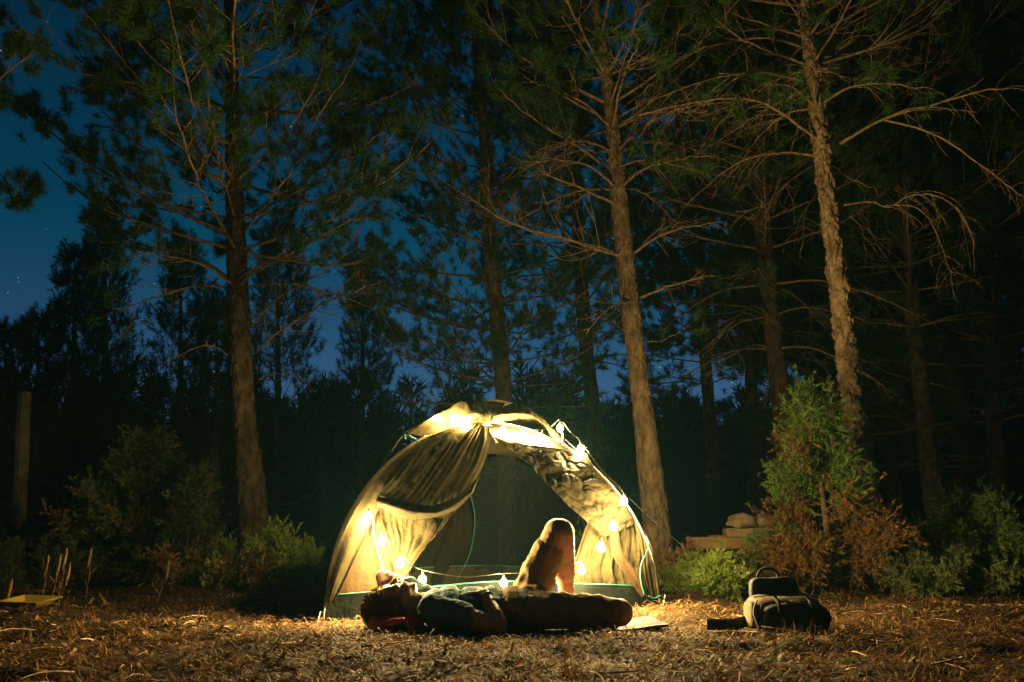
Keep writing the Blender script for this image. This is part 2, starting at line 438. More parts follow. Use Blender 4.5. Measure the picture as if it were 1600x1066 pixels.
def make_branch(pts, r0, rng, twigs=14, tlen=0.28, droop=0.0, live=1.0, start=0.25, dense=3, sub=2, flat=0.35):
    """main limb with side twigs; returns limb mesh pieces and shoot arrays"""
    P = spline(pts, 16)
    P[2:] += rng.normal(0, 0.006, (14, 3)) * np.linspace(0.3, 1.5, 14)[:, None]
    L = np.linalg.norm(np.diff(P, axis=0), axis=1).sum()
    r0 = r0 * 0.68
    pieces = [tubes(P[None], (r0 * np.linspace(1, 0.22, 16) ** 0.8)[None], 6)]
    n = max(3, twigs)
    s = np.sort(rng.uniform(start, 1.0, n)); s[-1] = 1.0
    f = s * 15; i = np.minimum(f.astype(int), 14); fr = (f - i)[:, None]
    B = P[i] * (1 - fr) + P[i + 1] * fr
    T = unit(P[np.minimum(i + 1, 15)] - P[i])
    up = np.array([0, 0, 1.0])
    S = unit(np.cross(T, up) + 1e-6)
    sg = np.where(np.arange(n) % 2 == 0, 1, -1)[:, None]
    d = unit(T * rng.uniform(0.45, 1.0, (n, 1)) + S * sg * rng.uniform(0.5, 1.0, (n, 1)) + up * rng.normal(0.0, flat, (n, 1)))
    d[-1] = T[-1]
    l = tlen * L * (1.15 - 0.75 * s) * rng.uniform(0.6, 1.35, n) + 0.05
    K = 7; t = np.linspace(0, 1, K)
    bend = (-droop + rng.normal(0.05 if live < 0.3 else 0.3, 0.22, n))
    side = rng.normal(0, 0.22, n)
    TP = B[:, None] + d[:, None] * (t[None] * l[:, None])[..., None] + up * (t[None] ** 2 * (bend * l)[:, None])[..., None] + S[:, None] * (np.sin(t * 3.0)[None] * (side * l)[:, None] * 0.5)[..., None]
    rt = np.clip(r0 * 0.36 * (1.1 - 0.6 * s), 0.0022, 0.02)
    pieces.append(tubes(TP, rt[:, None] * np.linspace(1, 0.35, K)[None], 4, cap=False))
    tips = [TP[:, -1]]; dirs = [TP[:, -1] - TP[:, -2]]
    if sub:
        m = n * sub; wi = np.repeat(np.arange(n), sub); ss = rng.uniform(0.3, 0.95, m); f2 = ss * (K - 1); j = np.minimum(f2.astype(int), K - 2); fr2 = (f2 - j)[:, None]
        B2 = TP[wi, j] * (1 - fr2) + TP[wi, j + 1] * fr2; T2 = unit(TP[wi, j + 1] - TP[wi, j])
        d2 = unit(T2 * 0.8 + rng.normal(0, 0.55, (m, 3)) + up * (0.25 - droop))
        l2 = l[wi] * rng.uniform(0.25, 0.6, m)
        t2 = np.linspace(0, 1, 5)
        P2 = B2[:, None] + d2[:, None] * (t2[None] * l2[:, None])[..., None] + up * (t2[None] ** 2 * ((0.2 - droop) * l2 * rng.normal(0.8, 0.6, m))[:, None])[..., None]
        pieces.append(tubes(P2, (rt[wi] * 0.6)[:, None] * np.linspace(1, 0.5, 5)[None], 3, cap=False))
        tips.append(P2[:, -1]); dirs.append(P2[:, -1] - P2[:, -2])
    SP_, SA = [], []
    if live > 0:
        tp = np.concatenate(tips); dr = unit(np.concatenate(dirs))
        k = rng.random(len(tp)) < live
        SP_.append(tp[k]); SA.append(dr[k] + up * 0.25)
        for _ in range(dense):
            ss = rng.uniform(0.72, 1.0, n); f2 = ss * (K - 1); j = np.minimum(f2.astype(int), K - 2); fr2 = (f2 - j)[:, None]
            p = TP[np.arange(n), j] * (1 - fr2) + TP[np.arange(n), j + 1] * fr2
            a_ = unit(TP[np.arange(n), j + 1] - TP[np.arange(n), j]) + rng.normal(0, 0.45, (n, 3)) + up * 0.35
            k = rng.random(n) < live
            SP_.append(p[k]); SA.append(a_[k])
    if SP_: return cat_parts(pieces), np.concatenate(SP_), np.concatenate(SA)
    return cat_parts(pieces), np.zeros((0, 3)), np.zeros((0, 3))

def bark_trunk(pts, radii, seg_len, sides, plate, depth, seed):
    """trunk with plated bark relief"""
    pts = np.asarray(pts, float)
    L = np.linalg.norm(np.diff(pts, axis=0), axis=1).sum()
    n = int(L / seg_len) + 2
    P = spline(pts, n); R = np.interp(np.linspace(0, 1, n), np.linspace(0, 1, len(radii)), radii)
    rng = np.random.default_rng(seed)
    th = np.arange(sides) / sides; zz = np.linspace(0, L, n)
    cu = max(5, int(round(2 * np.pi * R.mean() / plate))); cv = plate * 2.4
    U, Vv = np.meshgrid(th * cu, zz / cv)
    Vv = Vv + 0.35 * np.sin(U * 2.1 + Vv * 1.3)
    U = U + 0.25 * np.sin(Vv * 2.7)
    nv = int(L / cv) + 5
    jx, jy, hh = rng.random((nv + 2, cu)), rng.random((nv + 2, cu)), rng.random((nv + 2, cu))
    f1 = np.full(U.shape, 9.0); f2 = np.full(U.shape, 9.0); hv = np.zeros(U.shape)
    iu, iv = np.floor(U).astype(int), np.floor(Vv).astype(int)
    for a in (-1, 0, 1):
        for b in (-1, 0, 1):
            cu_, cv_ = (iu + a) % cu, np.clip(iv + b + 1, 0, nv + 1)
            dd = np.hypot(iu + a + jx[cv_, cu_] - U, iv + b + jy[cv_, cu_] - Vv)
            new = dd < f1
            f2 = np.where(new, f1, np.minimum(f2, dd)); hv = np.where(new, hh[cv_, cu_], hv); f1 = np.where(new, dd, f1)
    relief = np.clip((f2 - f1) / 0.35, 0, 1) ** 0.6 * (0.55 + 0.6 * hv) - 0.5
    relief += 0.18 * rng.standard_normal(relief.shape)
    fade = np.clip(R / R[0], 0.3, 1)[:, None]
    lump = 0.05 * np.sin(U / cu * 6.28 * 2 + Vv * 0.3) + 0.04 * np.sin(U / cu * 6.28 * 3 - Vv * 0.21)
    rad = R[:, None] * (1 + lump) + depth * fade * relief
    T = unit(np.gradient(P, axis=0)); A = unit(np.cross(T, np.array([0, 1.0, 0.05]))); B = np.cross(T, A)
    ang = th * 2 * np.pi
    V = P[:, None] + rad[..., None] * (A[:, None] * np.cos(ang)[None, :, None] + B[:, None] * np.sin(ang)[None, :, None])
    idx = np.arange(n * sides).reshape(n, sides)
    a, b = idx[:-1], idx[1:]
    q = np.stack([a, np.roll(a, -1, 1), np.roll(b, -1, 1), b], -1).reshape(-1, 4)
    return V.reshape(-1, 3), [q]

def pine(name, label, trunk, radii, manual=(), auto=None, seed=1, plate=0.055, depth=0.012, detail=True, bark='bark', group=None, cat="tree",
         needle=(56, 0.115, 0.0062), shoot=0.12, joined=False, needle_mat='needle'):
    """trunk: 3-D points; manual: (points, radius, options); auto: whorls"""
    rng = np.random.default_rng(seed)
    trunk = np.asarray(trunk, float)
    root = thing(name, trunk[0], label, cat, group)
    if detail: tv = bark_trunk(trunk, radii, 0.020, 56, plate, depth, seed)
    else:
        tv = bark_trunk(trunk, radii, 0.10, 14, plate * 1.5, depth, seed)
    build("trunk", *tv, M[bark], root)
    SPs, SAs, DPs, DAs, limbs = [], [], [], [], []
    def put(pts, r, **o):
        dead = o.pop('dead', False)
        mesh, sp, sa = make_branch(pts, r, rng, **o)
        if joined: limbs.append(mesh)
        else: build("branch", *mesh, M['branch'], root)
        (DPs if dead else SPs).append(sp); (DAs if dead else SAs).append(sa)
    for pts, r, o in manual: put(pts, r, **o)
    if auto:
        TP = spline(trunk, 200)
        hz_ = TP[:, 2] - TP[0, 2]
        h = auto['from']; htop = hz_[-1]; az = rng.random() * 6.28
        while h < htop - 0.1:
            p = np.array([np.interp(h, hz_, TP[:, k]) for k in range(3)])
            rt = np.interp(h / htop, np.linspace(0, 1, len(radii)), radii)
            u = (h - auto['from']) / max(htop - auto['from'], 0.1)
            for b in range(auto.get('n', 4)):
                az += 6.283 / auto.get('n', 4) + rng.normal(0, 0.3)
                L = auto['len'] * np.interp(u, [0, 0.25, 0.6, 1], auto.get('profile', [0.8, 1, 0.75, 0.15])) * rng.uniform(0.7, 1.2)
                el = np.interp(u, [0, 1], auto.get('elev', [-0.05, 0.75])) + rng.normal(0, 0.12)
                dh = np.array([math.cos(az), math.sin(az), 0]) * math.cos(el) + np.array([0, 0, math.sin(el)])
                livef = auto.get('live', 1.0) * float(sstep(auto.get('livefrom', 0) - 0.8, auto.get('livefrom', 0) + 0.8, h))
                dr = auto.get('droop', 0.0) if livef < 0.4 else -auto.get('upturn', 0.25)
                pts = [p, p + dh * L * 0.35 + np.array([0, 0, 0.03]) * L, p + dh * L * 0.7 - np.array([0, 0, dr * 0.35 * L]), p + dh * L - np.array([0, 0, dr * L])]
                put(pts, max(0.006, min(rt * 0.42, 0.010 + 0.010 * L)), twigs=int(auto.get('twigs', 12)), tlen=auto.get('tlen', 0.3), live=livef, droop=auto.get('droop', 0.0) if livef < 0.4 else 0.0,
                    start=0.3 if livef > 0.4 else 0.35, dense=auto.get('dense', 3), sub=auto.get('sub', 2))
            h += auto.get('step', 0.45) * rng.uniform(0.7, 1.3)
    if limbs: build("branches", *cat_parts(limbs), M['branch'], root)
    n_, nl, nw = needle
    if SPs:
        P = np.concatenate(SPs); A = np.concatenate(SAs)
        if len(P): build("crown", *shoots_mesh(P, A, shoot * rng.uniform(0.7, 1.3, len(P)), n_, nl, nw, rng), M[needle_mat], root, smooth=False, kind="stuff")
    if DPs:
        P = np.concatenate(DPs); A = np.concatenate(DAs)
        if len(P): build("dry_needles", *shoots_mesh(P, A, 0.07 * rng.uniform(0.7, 1.3, len(P)), 22, 0.11, 0.0045, rng), M['needle_dead'], root, smooth=False, kind="stuff")
    return root

def line(Y, pts, dY=0.0):
    """pixel polyline hung on a tree at distance Y, its tip dY nearer or farther"""
    n = len(pts)
    return [at(px, py, Y + dY * i / max(1, n - 1)) for i, (px, py) in enumerate(pts)]
def trunk_at(Y, pts, extra):
    P = line(Y, pts)
    P[0] = np.array([P[0][0], P[0][1], float(gz(P[0][0], P[0][1])) - 0.08])
    d = unit(P[-1] - P[-2]); d = unit(d + np.array([0, 0, 0.6]))
    P.append(P[-1] + d * extra)
    return P
DEAD = dict(live=0.0, droop=0.25, twigs=16, tlen=0.26, sub=2)
LIVE = dict(live=0.9, twigs=16, tlen=0.26, dense=4, sub=1)

# --- the reddish pine right of the tent
YC = 8.2
cm = []
for pts, r, dy, o in [
    ([(985, 402), (940, 392), (880, 372), (800, 350), (705, 292)], 0.030, -0.5, dict(DEAD, droop=-0.15, dead=True, live=0.35, dense=0, twigs=20)),
    ([(982, 400), (930, 385), (850, 368), (770, 342)], 0.022, 0.3, dict(DEAD, droop=0.1)),
    ([(968, 322), (910, 295), (850, 270), (835, 250)], 0.026, -0.6, dict(DEAD, droop=0.0)),
    ([(958, 268), (900, 228), (840, 190), (780, 140)], 0.026, -0.4, dict(LIVE)),
    ([(955, 255), (890, 215), (800, 175)], 0.020, 0.6, dict(LIVE, live=0.5)),
    ([(985, 400), (1025, 372), (1075, 355), (1115, 350)], 0.024, -0.5, dict(DEAD)),
    ([(985, 404), (1030, 360), (1100, 340)], 0.018, 0.6, dict(DEAD)),
    ([(1000, 466), (1045, 448), (1105, 432)], 0.024, -0.4, dict(DEAD, dead=True, live=0.12, dense=0)),
    ([(1000, 468), (955, 480), (915, 520)], 0.022, -0.7, dict(DEAD, droop=0.0)),
    ([(958, 205), (1010, 165), (1100, 82)], 0.026, -0.3, dict(DEAD, dead=True, live=0.1, dense=0)),
    ([(962, 290), (1020, 255), (1090, 225)], 0.022, 0.5, dict(DEAD, live=0.1, dense=0)),
    ([(962, 262), (1010, 250), (1080, 265)], 0.022, -0.9, dict(LIVE, live=0.25)),
    ([(1010, 534), (1038, 531), (1070, 513)], 0.010, -0.3, dict(LIVE, live=0.9, twigs=3, dense=0, sub=0)),
    ([(948, 130), (900, 60), (868, 5)], 0.022, -0.4, dict(LIVE, live=0.6)),
    ([(955, 190), (880, 150), (780, 82)], 0.022, -0.3, dict(LIVE, live=0.6)),
]: cm.append((line(YC, pts, dy), r, o))
pine("pine_tree", "tall pine with warm lit bare branches, its trunk beside the tent by the timber beam", trunk_at(YC, [(1034, 896), (1018, 760), (1005, 640), (986, 480), (968, 320), (957, 200), (941, 70), (930, 0)], 2.6),
     [0.145, 0.118, 0.108, 0.10, 0.088, 0.075, 0.065, 0.052, 0.02], cm,
     dict(**{'from': 4.2}, len=1.7, n=5, step=0.42, live=0.8, livefrom=5.0, droop=0.2, elev=[0.15, 0.8]), seed=21, plate=0.07, depth=0.016)

# --- the flaky barked pine behind the half dry juniper
YR = 7.6
z8 = lambda L: [(1000 + 0.6 * a, 0.6 * b) for a, b in L]
rm = []
for pts, r, dy, o in [
    ([(432, 212), (310, 190), (190, 205), (50, 250), (-20, 285)], 0.024, -0.6, dict(DEAD, droop=0.45, twigs=22)),
    ([(428, 125), (340, 100), (240, 108), (130, 140), (40, 210), (-10, 258)], 0.024, 0.2, dict(DEAD, droop=0.4, twigs=22)),
    ([(475, 372), (410, 325), (330, 270), (240, 255), (120, 270), (0, 300)], 0.026, -0.8, dict(DEAD, droop=0.5, twigs=24)),
    ([(458, 406), (380, 398), (290, 410), (200, 460), (120, 540)], 0.022, 0.4, dict(DEAD, droop=0.5, twigs=18)),
    ([(455, 428), (390, 470), (330, 530), (260, 555)], 0.016, -0.5, dict(DEAD, droop=0.5, twigs=12)),
    ([(430, 235), (330, 285), (200, 370), (110, 430)], 0.016, 0.7, dict(DEAD, droop=0.5, twigs=14)),
    ([(520, 375), (630, 312), (770, 270), (880, 240), (1010, 222)], 0.028, -0.5, dict(DEAD, droop=0.45, twigs=14, tlen=0.2)),
    ([(632, 312), (740, 340), (850, 400), (940, 470), (1000, 515)], 0.018, -0.5, dict(DEAD, droop=0.3, twigs=12, tlen=0.18)),
    ([(475, 198), (520, 110), (575, 0)], 0.030, 0.3, dict(DEAD, droop=0.1, twigs=10)),
    ([(530, 535), (600, 525), (650, 540), (700, 510), (790, 515), (850, 580), (872, 660)], 0.016, -0.4, dict(DEAD, droop=0.75, twigs=20, tlen=0.24)),
    ([(640, 535), (720, 540), (770, 600), (800, 690), (815, 740)], 0.011, -0.6, dict(DEAD, droop=0.6, twigs=10, tlen=0.2)),
    ([(430, 62), (395, 20), (360, -20)], 0.022, -0.3, dict(DEAD, droop=0.1, twigs=8)),
    ([(470, 45), (520, 5), (560, -30)], 0.02, -0.3, dict(DEAD, droop=0.1, twigs=8)),
    ([(530, 455), (560, 470), (615, 492)], 0.008, -0.3, dict(DEAD, droop=0.3, twigs=5, sub=1)),
    ([(545, 560), (580, 600), (590, 680)], 0.008, -0.4, dict(DEAD, droop=0.4, twigs=5, sub=1)),
    ([(460, 500), (430, 560), (425, 640)], 0.008, -0.4, dict(DEAD, droop=0.4, twigs=6, sub=1)),
    ([(420, 80), (330, 75), (220, 85), (150, 70)], 0.016, 0.9, dict(DEAD, droop=0.2, dead=True, live=0.2, dense=0, twigs=12)),
    ([(480, 150), (600, 130), (700, 100), (800, 30)], 0.016, 0.8, dict(DEAD, droop=0.2, dead=True, live=0.2, dense=0, twigs=12)),
    ([(490, 260), (560, 200), (650, 180), (740, 190)], 0.014, 0.9, dict(DEAD, droop=0.3, dead=True, live=0.3, dense=0, twigs=10)),
]: rm.append((line(YR, z8(pts), dy), r, o))
pine("pine_tree", "pine with flaking bark and drooping bare branches behind the half dry juniper", trunk_at(YR, [(1362, 900), (1352, 780), (1336, 640), (1322, 540), (1309, 430), (1292, 300), (1277, 180), (1262, 60), (1254, 0)], 2.4),
     [0.118, 0.108, 0.10, 0.096, 0.09, 0.083, 0.075, 0.066, 0.056, 0.02], rm,
     dict(**{'from': 4.9}, len=1.7, n=5, step=0.45, live=0.7, livefrom=5.2, droop=0.35, elev=[0.1, 0.8]), seed=33, plate=0.085, depth=0.046, bark='bark2')

# --- the broad pine left of the tent
YL = 8.0
z6 = lambda L: [(0.6 * a, 0.6 * b) for a, b in L]
lm = []
for pts, r, dy, o in [
    ([(590, 720), (500, 665), (400, 645), (250, 600)], 0.028, 0.6, dict(LIVE)),
    ([(590, 605), (480, 560), (380, 510), (240, 430), (140, 350), (60, 285)], 0.030, -0.3, dict(LIVE, twigs=20)),
    ([(585, 612), (520, 572), (430, 545), (330, 530)], 0.022, 0.8, dict(LIVE, live=0.6)),
    ([(580, 490), (480, 385), (380, 285), (300, 215), (200, 190)], 0.026, -0.7, dict(LIVE, live=0.35, twigs=20)),
    ([(580, 440), (520, 400), (440, 320), (350, 250)], 0.022, 0.5, dict(LIVE, live=0.6)),
    ([(590, 380), (500, 250), (400, 150), (260, 60)], 0.026, 0.3, dict(LIVE)),
    ([(600, 280), (560, 160), (480, 60), (420, -20)], 0.024, -0.4, dict(LIVE)),
    ([(650, 715), (740, 670), (860, 600), (950, 560)], 0.024, -0.5, dict(LIVE, live=0.6)),
    ([(664, 920), (720, 870), (840, 790), (960, 745)], 0.022, -0.8, dict(DEAD, droop=-0.1, twigs=20, dead=True, live=0.05, dense=0)),
    ([(655, 850), (720, 780), (830, 715), (900, 660)], 0.020, -0.5, dict(DEAD, droop=-0.1, twigs=18, dead=True, live=0.08, dense=0)),
    ([(640, 590), (720, 520), (850, 430), (960, 380)], 0.024, 0.6, dict(LIVE, live=0.6)),
    ([(640, 600), (700, 520), (780, 420), (830, 300), (912, 185)], 0.024, -0.8, dict(LIVE, live=0.3, twigs=20)),
    ([(620, 285), (740, 160), (790, 80), (830, -20)], 0.024, -0.5, dict(LIVE, live=0.5)),
    ([(615, 400), (700, 300), (850, 200), (980, 110)], 0.026, 0.4, dict(LIVE)),
    ([(610, 180), (720, 80), (850, 20)], 0.022, 0.6, dict(LIVE)),
    ([(670, 990), (730, 970), (800, 990)], 0.010, -0.4, dict(DEAD, twigs=6)),
    ([(600, 930), (540, 900), (430, 940)], 0.010, -0.3, dict(DEAD, twigs=8)),
]: lm.append((line(YL, z6(pts), dy), r, o))
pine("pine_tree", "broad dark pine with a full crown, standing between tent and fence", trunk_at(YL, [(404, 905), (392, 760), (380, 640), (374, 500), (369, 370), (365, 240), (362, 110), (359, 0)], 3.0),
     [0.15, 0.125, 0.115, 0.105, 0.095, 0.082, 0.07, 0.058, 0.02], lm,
     dict(**{'from': 3.0}, len=2.1, n=5, step=0.42, live=0.9, livefrom=3.4, droop=0.15, elev=[0.05, 0.8], dense=4), seed=44, plate=0.08, depth=0.020, bark='bark_shaded')

# --- slimmer pines farther in
def slim(label, Y, pts, radii, seed, auto, extra=2.5, detail=False, **k):
    return pine("pine_tree", label, trunk_at(Y, pts, extra), radii, (), auto, seed=seed, detail=detail, bark='bark_shaded' if seed > 51 else 'bark', **k)  # farther trunks take the bark with dimness in its colour
slim("slender pine rising directly behind the tent top, green branches low down", 12.5, [(792, 770), (788, 640), (775, 480), (765, 360), (757, 220), (749, 120), (742, 20)], [0.145, 0.135, 0.125, 0.12, 0.10, 0.085, 0.07, 0.03], 51,
     dict(**{'from': 2.2}, len=2.6, n=5, step=0.46, live=0.95, livefrom=2.3, droop=0.1, elev=[0.0, 0.7], twigs=13, dense=4), extra=2.0, needle=(40, 0.12, 0.0085), shoot=0.13)
slim("dim pine standing between the tent and the bare branched pine", 14.5, [(940, 790), (932, 690), (918, 560), (908, 440), (900, 300), (890, 120)], [0.15, 0.14, 0.13, 0.12, 0.10, 0.05], 52,
     dict(**{'from': 3.6}, len=2.2, n=4, step=0.6, live=0.7, livefrom=3.8, droop=0.1, elev=[0.0, 0.7]), needle=(36, 0.13, 0.010), shoot=0.15)
slim("plain dim pine trunk rising behind the timber beam with stones", 10.5, [(1246, 860), (1232, 720), (1213, 560), (1198, 420), (1188, 280), (1180, 120), (1172, 0)], [0.15, 0.14, 0.125, 0.12, 0.105, 0.09, 0.07, 0.03], 53,
     dict(**{'from': 2.9}, len=2.0, n=4, step=0.5, live=0.7, livefrom=4.0, droop=0.25, elev=[-0.1, 0.7]), needle=(36, 0.12, 0.0085), shoot=0.13)
slim("shadowed pine between the flaky barked pine and the dense shrub", 12.0, [(1462, 840), (1452, 720), (1436, 580), (1420, 430), (1405, 250), (1392, 60)], [0.14, 0.13, 0.12, 0.11, 0.09, 0.06], 54,
     dict(**{'from': 3.6}, len=2.4, n=5, step=0.5, live=0.9, livefrom=3.9, elev=[0.0, 0.7]), needle=(36, 0.13, 0.010), shoot=0.15)
slim("very dark thin pine deep behind the bare branched pine", 17.0, [(1116, 780), (1108, 640), (1098, 500), (1088, 330), (1078, 150)], [0.14, 0.13, 0.12, 0.10, 0.06], 55,
     dict(**{'from': 3.6}, len=2.2, n=4, step=0.7, live=0.8, livefrom=3.8, elev=[0.0, 0.6]), needle=(32, 0.16, 0.014), shoot=0.18, joined=True)
slim("dark pine in deep shade behind the dense shrub", 14.0, [(1562, 840), (1556, 700), (1545, 500), (1532, 280), (1520, 60)], [0.15, 0.14, 0.13, 0.11, 0.07], 56,
     dict(**{'from': 2.4}, len=2.8, n=5, step=0.5, live=0.95, livefrom=2.6, elev=[0.0, 0.6]), needle=(32, 0.16, 0.014), shoot=0.18, joined=True)
slim("dark pine filling the gap behind the drooping bare branches", 16.0, [(1322, 820), (1316, 600), (1306, 350), (1298, 60)], [0.15, 0.14, 0.12, 0.06], 58,
     dict(**{'from': 2.8}, len=2.8, n=5, step=0.6, live=0.9, livefrom=2.9, elev=[0.0, 0.6]), needle=(32, 0.16, 0.014), shoot=0.18, joined=True)
for i, (lab, px, pt, Y_) in enumerate([
    ("dark pine far back behind the plain dim trunk", 1168, 60, 20.0),
    ("broad dark pine far back behind the drooping bare branches", 1262, 20, 22.0), ("dark pine in the deep shade beyond the stacked stone blocks", 1385, 40, 18.5),
    ("tall dark pine at the wood's edge beyond the dense shrub", 1490, 20, 20.0),
    ("dark pine deep in the wood past the dense shrub", 1610, 30, 17.0)]):
    slim(lab, Y_, [(px + 8, 820), (px + 6, 600), (px + 3, 350), (px, pt)], [0.17, 0.15, 0.12, 0.05], 300 + i,
         dict(**{'from': 1.9 if px > 1250 else 5.0}, len=3.1, n=5, step=0.62, live=1.0, livefrom=1.5, elev=[0.0, 0.65], dense=4), needle=(34, 0.20, 0.018), shoot=0.24, joined=True, group="dark pines deep in the wood")
# the pine whose branch tips reach in at the picture's left edge
em = []
for pts, dy in [([(-150, 260), (-90, 210), (-20, 140), (48, 85)], -0.4), ([(-140, 420), (-80, 370), (-20, 330), (28, 300)], -0.3), ([(-160, 200), (-90, 150), (0, 165)], 0.3)]:
    em.append((line(7.0, pts, dy), 0.022, dict(LIVE, twigs=10, tlen=0.16, start=0.5)))
pine("pine_tree", "pine beside the fence whose needle tufts reach out against the blue sky", trunk_at(7.0, [(-165, 905), (-155, 500), (-150, 250), (-148, 0)], 2.0), [0.13, 0.12, 0.10, 0.08, 0.02], em,
     dict(**{'from': 6.6}, len=0.9, n=5, step=0.5, live=0.9, elev=[0.2, 0.8]), seed=61, detail=False)

# --- young pines against the sky at the left, plumes turned up
def young(label, px, ptop, Y, wid, seed, py0=830):
    base = at(px, py0, Y); base[2] = float(gz(base[0], base[1])) - 0.1
    top = at(px + 4, ptop, Y)
    mid = (base + top) / 2 + np.array([0.05, 0, 0])
    pine("young_pine", label, [base, mid, top], [0.11, 0.08, 0.015], (), dict(**{'from': 0.9}, len=wid, n=5, step=0.55, live=1.0, elev=[0.05, 0.9], profile=[1, 0.9, 0.6, 0.22], upturn=0.6, twigs=5, dense=1, sub=1),
         seed=seed, detail=False, needle=(40, 0.16, 0.016), shoot=0.42, joined=True, group="young pines on the dark slope", cat="tree")
for i, (lab, px, pt, Y, wd) in enumerate([
    ("tallest young pine of the dark stand behind the broad pine", 160, 325, 22, 1.05),
    ("round topped young pine beside the tallest of the dark stand", 112, 405, 20, 1.15),
    ("young pine of the dark stand with a narrow twin tip", 278, 392, 21, 1.2),
    ("short young pine lowest at the edge of the dark stand", 56, 505, 19, 1.1),
    ("bushy young pine right behind the broad pine's trunk", 430, 372, 23, 1.5),
    ("pointed young pine against the afterglow beside the tent top", 562, 418, 24, 1.0),
    ("small young pine at the dark stand's far edge by the fence", 4, 540, 21, 1.2),
    ("young pine close beside the broad pine's trunk, dark and dense", 335, 490, 20, 1.1),
]): young(lab, px, pt, Y, wd, 70 + i)

# --- the wood on the slope, one dark mass
rng = np.random.default_rng(90)
SPs, SAs, SLs, tr = [], [], [], []
for i in range(420):
    Yw = rng.uniform(28, 52) if i < 200 else rng.uniform(52, 60); xw = rng.uniform(-0.85, 0.85) * Yw
    zb = float(gz(xw, Yw)); hh = rng.uniform(2.2, 5.0) if i < 200 else rng.uniform(1.8, 4.2)
    k = 60
    hgt = rng.random(k); az = rng.random(k) * 6.28; rad = (1.05 - hgt) * rng.uniform(0.2, 1.0, k) * hh * 0.30
    SPs.append(np.stack([xw + rad * np.cos(az), Yw + rad * np.sin(az), zb + 0.2 + hgt * hh], -1))
    SAs.append(np.stack([np.cos(az) * 0.6, np.sin(az) * 0.6, np.full(k, 0.7)], -1)); SLs.append(np.full(k, 0.5))
    tr.append(tubes(np.array([[[xw, Yw, zb - .2], [xw, Yw, zb + hh * .5], [xw, Yw, zb + hh]]]), np.array([[0.1, 0.07, 0.02]]), 5))
P = np.concatenate(SPs); A = np.concatenate(SAs)
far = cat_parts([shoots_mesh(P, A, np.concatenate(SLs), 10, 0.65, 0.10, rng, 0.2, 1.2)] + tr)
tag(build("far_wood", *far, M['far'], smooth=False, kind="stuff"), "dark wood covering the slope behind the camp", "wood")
M['twig'] = mat_noise("shrub_bark", (0.07, 0.045, 0.026), (0.15, 0.095, 0.055), 20, 0.9, 0.4, 60, spec=0.15)
